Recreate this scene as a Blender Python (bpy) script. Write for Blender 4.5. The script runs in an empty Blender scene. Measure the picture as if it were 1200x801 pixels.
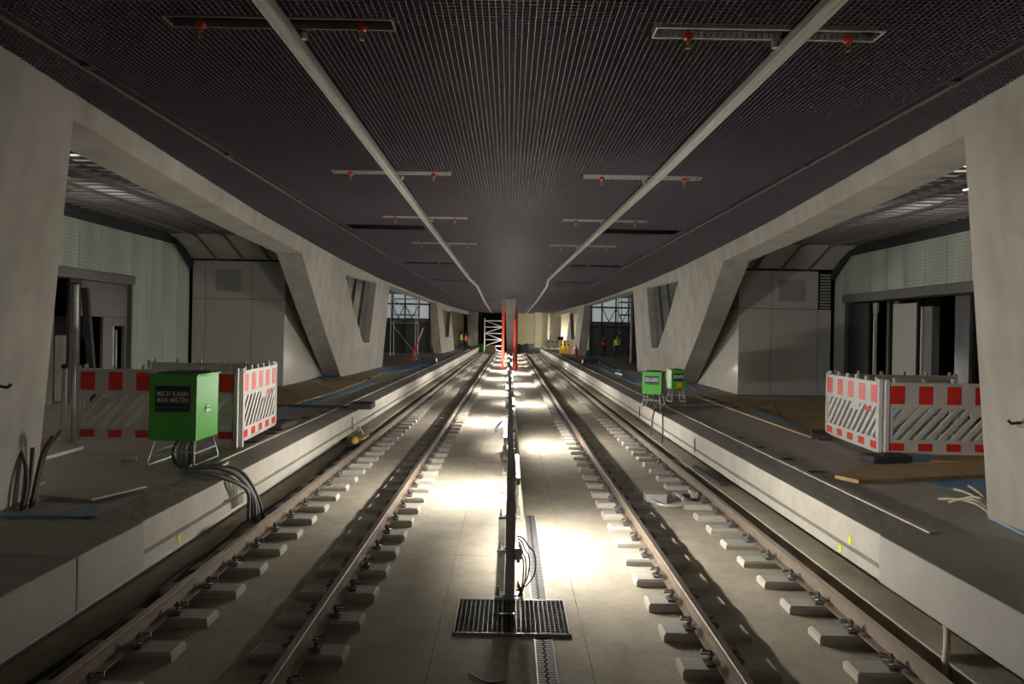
import bpy, bmesh, math, random
import numpy as np
from mathutils import Vector, Matrix

random.seed(7)
S = bpy.context.scene
COL = S.collection
PI = math.pi

# ------------------------------------------------------------------ camera, world, exposure
CZ = 2.55            # eye height above the rail tops (z = 0 is the top of the rails)
cam = bpy.data.cameras.new('camera')
cam.lens, cam.sensor_width, cam.sensor_fit = 24.0, 36.0, 'HORIZONTAL'
cam.shift_x, cam.shift_y = 3 / 1200, -12.5 / 1200
cam.clip_start, cam.clip_end = 0.05, 400
cam_o = bpy.data.objects.new('camera', cam)
COL.objects.link(cam_o)
cam_o.matrix_world = Matrix.Translation((0, 0, CZ)) @ Matrix.Rotation(PI / 2, 4, 'X') @ Matrix.Rotation(math.radians(1.03), 4, 'Z')
S.camera = cam_o

world = bpy.data.worlds.new('world')
S.world = world
world.use_nodes = True
world.node_tree.nodes['Background'].inputs[0].default_value = (0.9, 0.95, 1.0, 1)
world.node_tree.nodes['Background'].inputs[1].default_value = 0.0

S.view_settings.view_transform = 'Standard'
S.view_settings.look = 'None'
S.view_settings.exposure = 0.0
S.view_settings.gamma = 1.0
S.view_settings.use_curve_mapping = False
S.cycles.use_denoising = True
S.cycles.max_bounces = 8
S.cycles.diffuse_bounces = 5

TUBE = 520.0        # emission of the fence tubes
LAMP = 1350.0         # emission of the added nearer lobby lamps; the farther pair takes a fraction
C = 0.06             # x of the hall's centre line
PZ = 0.55            # platform level
SL = -0.25           # track slab level
HZ = 5.0             # hung ceiling level
YE = 92.0            # far end of the hall

# ------------------------------------------------------------------ geometry helpers
def gp(u, v, z):     # point of the level z that lies at this place of the 1200x801 frame
    dx, dy = u - 597, v - 388
    a, b = (dx + dy * .018) / 800, -(dy - dx * .018) / 800
    t = (z - CZ) / b
    return Vector((a * t, t, z))

BZ = [0, 5, 7.6, 15, 22, 28, 36, 56, 90, 120]; BL = [4.6, 5.1, 5.34, 6.1, 6.65, 6.9, 6.8, 6.0, 5.0, 4.6]
TZ = [0, 5, 6, 10.8, 14.7, 20, 25, 34, 56, 75, 90, 120]; TL = [4.0, 4.5, 4.62, 5.12, 5.5, 5.85, 6.15, 6.45, 6.5, 6.0, 5.1, 4.6]
def LT(y): return float(np.interp(y, TZ, TL))
def LB(y): return float(np.interp(y, BZ, BL))
def LW(y, z):        # half width of the hall at a distance and height: the walls belly out and lean
    k = (z - PZ) / (HZ - PZ)
    return LB(y) * (1 - k) + LT(y) * k

class MB:
    def __init__(s): s.v, s.f = [], []
    def add(s, vs, fs):
        n = len(s.v); s.v += [tuple(p) for p in vs]; s.f += [tuple(i + n for i in q) for q in fs]
        return s
    def box(s, x0, x1, y0, y1, z0, z1, M=None):
        vs = [Vector((x, y, z)) for z in (z0, z1) for y in (y0, y1) for x in (x0, x1)]
        if M is not None: vs = [M @ p for p in vs]
        return s.add(vs, [(0, 2, 3, 1), (4, 5, 7, 6), (0, 1, 5, 4), (2, 6, 7, 3), (0, 4, 6, 2), (1, 3, 7, 5)])
    def hexa(s, p):  # eight points, the four of one end then the four of the other
        return s.add(p, [(3, 2, 1, 0), (4, 5, 6, 7), (0, 1, 5, 4), (1, 2, 6, 5), (2, 3, 7, 6), (3, 0, 4, 7)])
    def bar(s, a, b, w, h=None, up=(0, 0, 1)):
        a, b = Vector(a), Vector(b); h = h or w
        d = (b - a).normalized(); u = Vector(up)
        if abs(d.dot(u)) > .98: u = Vector((0, 1, 0))
        r = d.cross(u).normalized(); u = r.cross(d).normalized()
        q = [(-1, -1), (1, -1), (1, 1), (-1, 1)]
        return s.hexa([a + r * (i * w / 2) + u * (j * h / 2) for i, j in q] + [b + r * (i * w / 2) + u * (j * h / 2) for i, j in q])
    def tube(s, pts, r, n=6, cap=True):
        pts = [Vector(p) for p in pts]; m = len(pts); rs = r if isinstance(r, (list, tuple)) else [r] * m
        ref = None; rings = []
        for i, p in enumerate(pts):
            d = (pts[min(i + 1, m - 1)] - pts[max(i - 1, 0)]).normalized()
            if ref is None:
                ref = Vector((0, 0, 1)) if abs(d.z) < .9 else Vector((1, 0, 0))
            x = d.cross(ref).normalized(); y = x.cross(d).normalized(); ref = y
            rings.append([p + (x * math.cos(2 * PI * k / n) + y * math.sin(2 * PI * k / n)) * rs[i] for k in range(n)])
        vs = [q for R in rings for q in R]
        fs = [(i * n + k, i * n + (k + 1) % n, (i + 1) * n + (k + 1) % n, (i + 1) * n + k) for i in range(m - 1) for k in range(n)]
        if cap: fs += [tuple(range(n))[::-1], tuple((m - 1) * n + k for k in range(n))]
        return s.add(vs, fs)
    def prism(s, poly, a, b):  # poly: list of points as function of t -> extruded from a() to b(): two matching rings
        n = len(a)
        return s.add(list(a) + list(b), [(i, (i + 1) % n, n + (i + 1) % n, n + i) for i in range(n)] + [tuple(range(n))[::-1], tuple(range(n, 2 * n))])
    def sweep(s, prof, path):  # prof in (x, z) carried along path points (x, y, z)
        n = len(prof); vs = [(p[0] + q[0], p[1], p[2] + q[1]) for p in path for q in prof]; m = len(path)
        fs = [(i * n + k, (i + 1) * n + k, (i + 1) * n + (k + 1) % n, i * n + (k + 1) % n) for i in range(m - 1) for k in range(n)]
        fs += [tuple(range(n)), tuple((m - 1) * n + k for k in range(n))[::-1]]
        return s.add(vs, fs)
    def lathe(s, prof, c=(0, 0, 0), n=10):
        vs = [(c[0] + r * math.cos(2 * PI * k / n), c[1] + r * math.sin(2 * PI * k / n), c[2] + z) for r, z in prof for k in range(n)]
        m = len(prof)
        fs = [(i * n + k, i * n + (k + 1) % n, (i + 1) * n + (k + 1) % n, (i + 1) * n + k) for i in range(m - 1) for k in range(n)]
        fs += [tuple(range(n))[::-1], tuple((m - 1) * n + k for k in range(n))]
        return s.add(vs, fs)
    def mesh(s, name):
        me = bpy.data.meshes.new(name); me.from_pydata([tuple(p) for p in s.v], [], s.f)
        bm = bmesh.new(); bm.from_mesh(me); bmesh.ops.recalc_face_normals(bm, faces=bm.faces); bm.to_mesh(me); bm.free()
        return me
    def build(s, name, mat, parent=None, bevel=0, smooth=False):
        o = bpy.data.objects.new(name, s.mesh(name)); COL.objects.link(o)
        if mat: o.data.materials.append(mat)
        if parent is not None: o.parent = parent
        if bevel:
            b = o.modifiers.new('bevel', 'BEVEL'); b.width = bevel; b.segments = 2; b.limit_method = 'ANGLE'
        if smooth:
            for p in o.data.polygons: p.use_smooth = True
        return o

def tag(o, label=None, cat=None, group=None, kind=None):
    if label: o['label'] = label
    if cat: o['category'] = cat
    if group: o['group'] = group
    if kind: o['kind'] = kind
    return o
def empty(name, loc=(0, 0, 0), rz=0.0):
    o = bpy.data.objects.new(name, None); COL.objects.link(o)
    o.location = loc; o.rotation_euler = (0, 0, rz); o.empty_display_size = .1
    return o
def share(name, mesh, parent=None, loc=None, rz=0.0):
    o = bpy.data.objects.new(name, mesh); COL.objects.link(o)
    if parent is not None: o.parent = parent
    if loc is not None: o.location = loc
    if rz: o.rotation_euler = (0, 0, rz)
    return o
def copy_tree(o, parent=None):
    c = o.copy(); COL.objects.link(c); c.parent = parent
    for ch in o.children: copy_tree(ch, c)
    return c

# ------------------------------------------------------------------ materials
MATS = {}
def mat(name, col, rough=.6, metal=0.0, col2=None, scale=4.0, amt=.5, bump=0.0, bscale=40.0, emit=0.0, stretch=(1, 1, 1), coords='Object', streak=0.0, alpha=None, trans=0.0, spec=.5, speck=0.0):
    m = bpy.data.materials.new(name); m.use_nodes = True
    nt = m.node_tree; N = nt.nodes; K = nt.links; P = N['Principled BSDF']
    P.inputs['Roughness'].default_value = rough; P.inputs['Metallic'].default_value = metal
    P.inputs['Specular IOR Level'].default_value = spec
    c1 = (*col, 1); P.inputs['Base Color'].default_value = c1
    if trans: P.inputs['Transmission Weight'].default_value = trans
    tc = N.new('ShaderNodeTexCoord'); mp = N.new('ShaderNodeMapping'); mp.inputs['Scale'].default_value = stretch
    K.new(tc.outputs[coords], mp.inputs['Vector'])
    if col2 is not None:
        n1 = N.new('ShaderNodeTexNoise'); n1.inputs['Scale'].default_value = scale; n1.inputs['Detail'].default_value = 7; n1.inputs['Roughness'].default_value = .65
        K.new(mp.outputs[0], n1.inputs['Vector'])
        r = N.new('ShaderNodeValToRGB'); r.color_ramp.elements[0].position = .5 - amt / 2; r.color_ramp.elements[1].position = .5 + amt / 2
        r.color_ramp.elements[0].color = c1; r.color_ramp.elements[1].color = (*col2, 1)
        K.new(n1.outputs['Fac'], r.inputs['Fac']); out = r.outputs['Color']
        if streak:
            mp2 = N.new('ShaderNodeMapping'); mp2.inputs['Scale'].default_value = (1.1, 1.1, .22); K.new(tc.outputs[coords], mp2.inputs['Vector'])
            n2 = N.new('ShaderNodeTexNoise'); n2.inputs['Scale'].default_value = 2.2; n2.inputs['Detail'].default_value = 5
            K.new(mp2.outputs[0], n2.inputs['Vector'])
            mr = N.new('ShaderNodeMapRange'); mr.inputs['From Min'].default_value = .35; mr.inputs['From Max'].default_value = .7
            mr.inputs['To Min'].default_value = 1 - streak; mr.inputs['To Max'].default_value = 1 + streak * .4
            K.new(n2.outputs['Fac'], mr.inputs['Value'])
            mx = N.new('ShaderNodeVectorMath'); mx.operation = 'SCALE'
            K.new(out, mx.inputs[0]); K.new(mr.outputs[0], mx.inputs['Scale']); out = mx.outputs[0]
        if speck:
            n3 = N.new('ShaderNodeTexNoise'); n3.inputs['Scale'].default_value = 26; n3.inputs['Detail'].default_value = 3
            K.new(mp.outputs[0], n3.inputs['Vector'])
            mr = N.new('ShaderNodeMapRange'); mr.inputs['From Min'].default_value = .3; mr.inputs['From Max'].default_value = .42
            mr.inputs['To Min'].default_value = 1 - speck; mr.inputs['To Max'].default_value = 1
            K.new(n3.outputs['Fac'], mr.inputs['Value'])
            mx = N.new('ShaderNodeVectorMath'); mx.operation = 'SCALE'
            K.new(out, mx.inputs[0]); K.new(mr.outputs[0], mx.inputs['Scale']); out = mx.outputs[0]
        K.new(out, P.inputs['Base Color'])
    if bump:
        n4 = N.new('ShaderNodeTexNoise'); n4.inputs['Scale'].default_value = bscale; n4.inputs['Detail'].default_value = 6
        K.new(mp.outputs[0], n4.inputs['Vector'])
        b = N.new('ShaderNodeBump'); b.inputs['Strength'].default_value = bump; b.inputs['Distance'].default_value = .02
        K.new(n4.outputs['Fac'], b.inputs['Height']); K.new(b.outputs[0], P.inputs['Normal'])
    if emit:
        P.inputs['Emission Color'].default_value = c1; P.inputs['Emission Strength'].default_value = emit
    MATS[name] = m
    return m

M_wall = mat('cast_concrete', (.29, .272, .237), .75, col2=(.475, .448, .40), scale=1.1, amt=.55, bump=.12, bscale=9, streak=.13)
M_slab = mat('slab_concrete', (.31, .275, .21), .8, col2=(.57, .515, .41), scale=2.2, amt=.6, bump=.25, bscale=30, speck=.2)
M_plat = mat('platform_screed', (.35, .33, .30), .8, col2=(.58, .55, .50), scale=1.3, amt=.6, bump=.3, bscale=22, speck=.25)
M_rough = mat('rough_aggregate', (.26, .245, .22), .95, col2=(.48, .45, .405), scale=24, amt=.5, bump=.9, bscale=60)
M_kerb = mat('kerb_concrete', (.42, .395, .34), .75, col2=(.60, .57, .50), scale=2.5, amt=.6, bump=.15, bscale=25, speck=.25)
M_block = mat('smooth_block', (.33, .315, .29), .7, col2=(.47, .45, .415), scale=1.5, amt=.6, bump=.08, bscale=20)
M_sleeper = mat('sleeper_concrete', (.42, .40, .355), .8, col2=(.56, .53, .475), scale=8, amt=.6, bump=.2, bscale=60)
M_rail = mat('rail_steel', (.20, .15, .115), .55, .3, col2=(.30, .25, .20), scale=9, amt=.5, bump=.1, bscale=80)
M_railtop = mat('rail_head', (.34, .32, .31), .32, .75, col2=(.42, .34, .28), scale=6, amt=.5)
M_clip = mat('spring_clip', (.20, .195, .195), .4, .6)
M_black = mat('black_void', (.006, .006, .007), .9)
M_grid = mat('ceiling_mesh', (.145, .133, .15), .5, .3)
M_dark = mat('dark_steel', (.035, .034, .036), .55, .2, col2=(.05, .05, .052), scale=5)
M_grey = mat('grey_steel', (.16, .155, .16), .5, .3, col2=(.20, .19, .19), scale=6)
M_post = mat('fence_paint', (.42, .42, .45), .5, .0, col2=(.50, .50, .53), scale=10)
M_galv = mat('galvanised', (.46, .46, .45), .42, .3, col2=(.62, .62, .60), scale=20, amt=.4)
M_alu = mat('aluminium', (.62, .60, .56), .38, .6, col2=(.70, .68, .645), scale=3)
M_tray = mat('tray_plastic', (.55, .53, .48), .6)
M_panel = mat('cladding', (.47, .46, .435), .30, col2=(.50, .49, .465), scale=.8)
M_panel2 = mat('cladding_cream', (.60, .575, .52), .16, col2=(.63, .61, .55), scale=.8)
M_vent = mat('vent_grey', (.33, .32, .30), .5)
M_cable = mat('cable_rubber', (.055, .055, .06), .5)
M_cableg = mat('cable_grey', (.22, .21, .20), .55)
M_conduit = mat('beige_conduit', (.52, .46, .34), .6)
M_brown = mat('brown_conduit', (.13, .10, .075), .6)
M_osb = mat('osb_board', (.34, .23, .10), .75, col2=(.56, .41, .21), scale=14, amt=.5, bump=.25, bscale=50, stretch=(1, .35, 1))
M_wood = mat('raw_timber', (.42, .33, .21), .75, col2=(.55, .45, .31), scale=6, stretch=(.2, 2, 2))
M_foil = mat('blue_foil', (.08, .27, .56), .4, col2=(.14, .38, .68), scale=6, bump=.6, bscale=8)
M_foilp = mat('pale_blue_foil', (.19, .29, .44), .5, col2=(.28, .38, .52), scale=5, bump=.6, bscale=8)
M_white = mat('barrier_white', (.72, .71, .69), .45, col2=(.62, .60, .57), scale=5)
M_red = mat('barrier_red', (.72, .035, .02), .35)
M_rubber = mat('recycled_rubber', (.045, .045, .05), .85, col2=(.07, .07, .075), scale=20, bump=.3)
M_green = mat('green_paint', (.065, .36, .045), .35)
M_sign = mat('sign_black', (.012, .014, .026), .5)
M_ink = mat('sign_lettering', (.72, .72, .74), .5)
M_orange = mat('orange_label', (.85, .33, .02), .5)
M_redp = mat('red_board', (.66, .075, .035), .5)
M_glassd = mat('dark_glass', (.10, .11, .115), .12, spec=.7)
M_brass = mat('brass', (.62, .42, .13), .3, .9)
M_sprk = mat('sprinkler_red', (.55, .05, .02), .45)
M_yellow = mat('yellow_plastic', (.80, .50, .02), .5)
M_ytool = mat('yellow_tool', (.62, .42, .10), .5)
M_hivis = mat('hivis_yellow', (.55, .75, .03), .6)
M_hivo = mat('hivis_orange', (.85, .17, .04), .6)
M_reflex = mat('reflective_tape', (.75, .76, .74), .3)
M_cloth = mat('dark_cloth', (.02, .022, .03), .85)
M_skin = mat('skin', (.48, .30, .22), .6)
M_redc = mat('red_cloth', (.5, .03, .03), .7)
M_beige = mat('beige_wall', (.52, .47, .34), .75, col2=(.58, .53, .40), scale=1.5)
M_tube = mat('tube_glow', (1.0, .945, .85), .5, emit=TUBE)
M_win = mat('lit_window', (.80, .88, .92), .4, emit=.25)

def glass_channel():
    m = bpy.data.materials.new('channel_glass'); m.use_nodes = True
    nt = m.node_tree; N = nt.nodes; K = nt.links; P = N['Principled BSDF']
    tc = N.new('ShaderNodeTexCoord'); sp = N.new('ShaderNodeSeparateXYZ'); K.new(tc.outputs['Object'], sp.inputs[0])
    w = N.new('ShaderNodeTexWave'); w.wave_type = 'BANDS'; w.bands_direction = 'Z'; w.inputs['Scale'].default_value = 3.6; w.inputs['Distortion'].default_value = .4
    K.new(tc.outputs['Object'], w.inputs['Vector'])
    r = N.new('ShaderNodeValToRGB'); r.color_ramp.elements[0].color = (.40, .45, .39, 1); r.color_ramp.elements[1].color = (.52, .57, .50, 1)
    K.new(w.outputs['Fac'], r.inputs['Fac'])
    n = N.new('ShaderNodeTexNoise'); n.inputs['Scale'].default_value = 1.5
    mp = N.new('ShaderNodeMapping'); mp.inputs['Scale'].default_value = (1, 1, .1); K.new(tc.outputs['Object'], mp.inputs[0]); K.new(mp.outputs[0], n.inputs['Vector'])
    mr = N.new('ShaderNodeMapRange'); mr.inputs['From Min'].default_value = .3; mr.inputs['From Max'].default_value = .7; mr.inputs['To Min'].default_value = .75; mr.inputs['To Max'].default_value = 1.1
    K.new(n.outputs['Fac'], mr.inputs['Value'])
    x = N.new('ShaderNodeVectorMath'); x.operation = 'SCALE'; K.new(r.outputs['Color'], x.inputs[0]); K.new(mr.outputs[0], x.inputs['Scale'])
    K.new(x.outputs[0], P.inputs['Base Color']); P.inputs['Roughness'].default_value = .28
    return m
M_channel = glass_channel()

# ------------------------------------------------------------------ the setting: track bed
floor = empty('floor'); tag(floor, kind='structure')
edges_y = [-15, -9.5, -3.5, 2.5, 8.5] + [8.5 + 6 * k for k in range(1, 14)] + [YE + 3]
for a, b in zip(edges_y[:-1], edges_y[1:]):
    for x0, x1 in ((-4.10, -.62), (-.62, .74), (.74, 4.22)):
        m = MB().box(x0 + .002, x1 - .002, a + .003, b - .003, SL - .2, SL)
        m.build('slab', M_slab, floor, bevel=.003)
MB().box(-4.1, 4.2, -15, YE + 3, SL - .3, SL - .21).build('subbase', M_rough, floor)
# concrete upstand between the outer rail and the kerb
MB().box(3.57, 3.96, -15, YE, SL, -.04).build('upstand', M_slab, floor, bevel=.01)
MB().box(-3.91, -3.46, 16.6, YE, SL, -.04).build('upstand', M_slab, floor, bevel=.01)

# ------------------------------------------------------------------ platforms
for s, nm in ((-1, 'left'), (1, 'right')):
    pf = empty('floor_' + nm); tag(pf, kind='structure')
    X = lambda lat: C + s * lat
    def strip(l0, l1, y0, y1, z0, z1, name, m, bev=0):
        a, b = sorted((X(l0), X(l1)))
        return MB().box(a, b, y0, y1, z0, z1).build(name, m, pf, bevel=bev)
    strip(4.12, 13.6, -15, YE + 1, -.4, PZ, 'screed', M_plat)
    # kerb: upper face, recessed groove, lower face, drawn as one swept profile
    prof = [(3.75, PZ), (3.75, .27), (3.81, .255), (3.81, .215), (3.745, .205), (3.745, .09), (4.14, .09), (4.14, PZ)]
    MB().sweep([(s * q[0], q[1]) for q in prof], [(C, 6.83, 0), (C, YE, 0)]).build('kerb', M_kerb, pf)
    # rough aggregate band behind the kerb edge, with an uneven surface
    m = MB(); ny, nx = 190, 5
    ys = [6.9 * (YE / 6.9) ** (i / ny) for i in range(ny + 1)]
    rr = random.Random(3)
    for y in ys:
        for j in range(nx + 1):
            e = 0 if j in (0, nx) else rr.uniform(-.001, .006)
            m.v.append((X(3.80 + .5 * j / nx + (rr.uniform(-.03, .03) if j == nx else 0)), y, PZ + .004 + e))
    m.f += [(i * (nx + 1) + j, i * (nx + 1) + j + 1, (i + 1) * (nx + 1) + j + 1, (i + 1) * (nx + 1) + j) for i in range(ny) for j in range(nx)]
    m.build('aggregate_band', M_rough, pf)
    # light ledge strip along the band, in lengths
    y = 7.0 if s > 0 else 9.9
    while y < 80:
        b = y + 3.4
        strip(4.28, 4.37, y, b - .04, PZ, PZ + .022, 'ledge_strip', M_kerb, .006)
        y = b
    # near edge blocks, a little proud of the kerb
    cuts = [-15, -9, -4, 0, 3.9, 5.75, 6.82] if s < 0 else [-15, -9, -4, 0, 4.4, 6.82]
    for a, b in zip(cuts[:-1], cuts[1:]):
        strip(3.665, 4.95, a + .004, b - .004, .12, PZ + .035, 'edge_block', M_block, .012)
    strip(3.745, 4.14, -15, 6.83, .09, .12, 'kerb', M_kerb)
# floor slots: a rim and a black sheet painting the dark of the opening
def floor_slot(u, v, w, d):
    p = gp(u, v, PZ)
    o = empty('floor_slot', (p.x, p.y, PZ))
    m = MB()
    for x0, x1, y0, y1 in ((-w / 2, w / 2, -d / 2, -d / 2 + .012), (-w / 2, w / 2, d / 2 - .012, d / 2), (-w / 2, -w / 2 + .012, -d / 2, d / 2), (w / 2 - .012, w / 2, -d / 2, d / 2)):
        m.box(x0, x1, y0, y1, 0, .012)
    m.build('rim', M_grey, o); MB().box(-w / 2 + .01, w / 2 - .01, -d / 2 + .01, d / 2 - .01, 0, .004).build('opening_dark', M_black, o)
    return o
SLOTS = [(862, 513, .34, .1, 'dark floor slot in right platform nearest the boxes'), (884, 524, .36, .1, 'dark floor slot on right platform, second from the green boxes'),
         (917, 538, .36, .11, 'dark floor slot on right platform in front of the barrier foot'), (953, 553, .42, .12, 'nearest dark floor slot on right platform beside the wooden board'),
         (836, 503, .3, .1, 'small dark floor slot on right platform just beyond the boxes'),
         (296, 518, .34, .1, 'dark floor slot on left platform beside the corner barrier'), (322, 508, .32, .1, 'dark floor slot on left platform past the barrier end'),
         (344, 498, .3, .1, 'dark floor slot on left platform, third beyond the barrier'), (362, 490, .3, .1, 'dark floor slot on left platform, fourth beyond the barrier'),
         (381, 483, .3, .1, 'dark floor slot on left platform, farthest of the row')]
for u, v, w, d, lb in SLOTS: tag(floor_slot(u, v, w, d), lb, 'floor slot', 'slots in the platform floor')

# ------------------------------------------------------------------ leaning concrete walls with V columns
def wall_side(s, nm):
    m = MB(); T = .7; ZT = HZ + .35
    def band(y0, y1, b0, b1, t0, t1, cap0=True, cap1=True, T=T):
        n = max(1, int(math.ceil((y1 - y0) / 1.2)))
        for i in range(n):
            k0, k1 = i / n, (i + 1) / n
            ring = []
            for k in (k0, k1):
                y = y0 + (y1 - y0) * k; b = b0 + (b1 - b0) * k; t = t0 + (t1 - t0) * k
                ring += [(C + s * LW(y, b), y, b), (C + s * (LW(y, b) + T), y, b), (C + s * (LW(y, t) + T), y, t), (C + s * LW(y, t), y, t)]
            fs = [(0, 1, 5, 4), (1, 2, 6, 5), (2, 3, 7, 6), (3, 0, 4, 7)]
            if i == 0 and cap0: fs.append((3, 2, 1, 0))
            if i == n - 1 and cap1: fs.append((4, 5, 6, 7))
            m.add(ring, fs)
    G = PZ - .1
    def V(yc0, ztop, yi, ybase, w, yr, zr, near=True):
        # inclined member from (yc0, ztop) down to (ybase, floor), window polygon w = tl, tr, br, bl, straight edge yr
        tl, tr, br, bl = w
        inc = lambda y: max(G, ztop + (PZ - ztop) * (y - yc0) / (ybase - yc0))
        wl = lambda y: tl[1] + (bl[1] - tl[1]) * (y - tl[0]) / (bl[0] - tl[0])
        wt = lambda y: tl[1] + (tr[1] - tl[1]) * (y - tl[0]) / (tr[0] - tl[0])
        band(yc0, tl[0], inc(yc0), inc(tl[0]), ZT, ZT)
        yb = min(ybase, bl[0])
        band(tl[0], yb, inc(tl[0]), inc(yb), wl(tl[0]), wl(yb))
        if bl[0] > yb: band(yb, bl[0], G, G, wl(yb), wl(bl[0]))
        band(tl[0], tr[0], wt(tl[0]), wt(tr[0]), ZT, ZT)
        band(bl[0], br[0], G, G, bl[1], br[1])
        band(tr[0], br[0], tr[1], tr[1], ZT, ZT) if br[0] > tr[0] else None
        # sliver right of the window's leaning edge
        band(min(tr[0], br[0]), max(tr[0], br[0]), G, G, br[1], br[1]) if br[0] != tr[0] else None
        band(br[0], yr, G, G, ZT, ZT)
    # near column and its leaning edge
    band(-15, 7.34, G, G, ZT, ZT)
    band(7.34, 7.66, G, G, 4.75, PZ)
    band(7.34, 18.85, 4.74, 4.60, ZT, ZT)
    V(18.85, 4.60, None, 27.85, ((25.55, 4.57), (32.4, 4.75), (32.45, 1.9), (31.05, 1.92)), 36.3, 4.85)
    band(36.3, 59.2, 4.86, 4.90, ZT, ZT)
    band(59.2, 63.0, G, G, ZT, ZT)
    band(63.0, 65.6, G, G, 1.9, 1.9, T=.35); band(63.0, 67.0, 4.45, 4.45, ZT, ZT, T=.35); band(65.6, 69.5, G, G, 1.9, 4.45, T=.35); band(67.0, 69.5, 4.45, 4.45, ZT, ZT, T=.35)
    band(69.5, 88.0, 4.65, 4.6, ZT, ZT, T=.3)
    band(88.0, YE + 1, G, G, ZT, ZT, T=.3)
    o = m.build('wall_' + nm, M_wall); tag(o, kind='structure')
    return o
wall_side(-1, 'left'); wall_side(1, 'right')
# pale joint line of the formwork on each near column is a shallow groove strip
for s, nm, n in ((-1, 'left', 1), (1, 'right', 2)):
    win = empty('window_%d' % n); tag(win, kind='structure')
    d = .30
    pt = lambda y, z: Vector((C + s * (LW(y, z) + d), y, z))
    corners = [(25.2, 4.75), (32.7, 4.95), (32.8, 1.7), (30.7, 1.7)]
    ys = [25.2, 27.1, 29.0, 30.9, 32.75]
    for a, b in zip(ys[:-1], ys[1:]):
        lo = lambda y: max(1.7, 4.5 - (y - 25.2) * .52)
        m = MB(); q = [pt(a + .04, lo(a)), pt(b - .04, lo(b)), pt(b - .04, 4.9), pt(a + .04, 4.9)]
        off = Vector((s * .03, 0, 0)); m.hexa(q + [p + off for p in q]); m.build('pane', M_glassd, win)
        m = MB(); m.bar(pt(b, lo(b) - .1), pt(b, 4.95), .07, .14, up=(s, 0, 0)); m.build('mullion', M_dark, win)

# ------------------------------------------------------------------ ceiling
ceil = MB().box(-7.6, 7.6, -15, YE + 1, HZ + .62, HZ + .75).build('ceiling', M_black); tag(ceil, kind='structure')
hatch = [(16.1, 16.95), (24.8, 25.6), (33.2, 34.0)]
trays_y = [5.5, 10.7, 14.9, 19.3, 24.0, 28.4, 33.0, 37.6, 42.2, 46.8, 51.5, 56.0]
m = MB(); pitch = .052; hb = .034
def gaps(lat, sgn):
    g = []
    if 2.15 < lat < 4.02: g += hatch
    if 1.0 < lat < 2.84: g += [(y - .1, y + .1) for y in trays_y]
    return sorted(g)
nx = int(6.9 / pitch)
for i in range(-nx, nx + 1):
    lat = abs(i * pitch); x = C + i * pitch
    if abs(lat - 4.15) < .07: continue
    runs = []
    if lat < LT(2.0) + .25: y0 = 2.0
    else:
        yy = np.linspace(2, 60, 600); ok = [y for y in yy if LT(y) + .25 > lat]
        if not ok: continue
        y0 = ok[0]
    yy = np.linspace(40, YE, 400); ok = [y for y in yy if LT(y) + .25 > lat]
    y1 = ok[-1] if ok else 40
    cur = y0
    for a, b in gaps(lat, i):
        if a > cur: runs.append((cur, a))
        cur = max(cur, b)
    runs.append((cur, y1))
    for a, b in runs:
        if b > a: m.box(x - .0017, x + .0017, a, b, HZ, HZ + hb)
y = 2.0
while y < YE:
    w = LT(y) + .25
    cuts = []
    if any(a < y < b for a, b in hatch): cuts += [(-4.02, -2.15), (2.15, 4.02)]
    if any(abs(y - t) < .1 for t in trays_y): cuts += [(-2.84, -1.0), (1.0, 2.84)]
    cuts += [(-4.22, -4.08), (4.08, 4.22)]
    cuts.sort(); cur = -w
    for a, b in cuts:
        if a > cur: m.box(C + cur, C + a, y - .0017, y + .0017, HZ + .001, HZ + hb - .001)
        cur = max(cur, b)
    if w > cur: m.box(C + cur, C + w, y - .0017, y + .0017, HZ + .001, HZ + hb - .001)
    y += pitch
g = m.build('ceiling_grid', M_grid, ceil); tag(g, kind='stuff')

# long dark channels in the ceiling with pale flanges
for s, nm in ((-1, 'left'), (1, 'right')):
    o = empty('ceiling_channel', (C + s * 4.15, 2, HZ))
    MB().box(-.068, .068, 0, YE - 3, .03, .10).build('trough', M_black, o)
    MB().box(-.078, -.068, 0, YE - 3, .0, .10).build('flange', M_dark if s > 0 else M_grey, o)
    MB().box(.068, .078, 0, YE - 3, .0, .10).build('flange', M_grey if s > 0 else M_dark, o)
    for k in range(26):
        MB().box(-.05, .05, 1.2 + 3.3 * k, 1.32 + 3.3 * k, .004, .05).build('clip_block', M_dark, o)
    tag(o, 'long dark lighting channel set in the ceiling mesh over the %s platform edge' % nm, 'ceiling channel')

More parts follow.
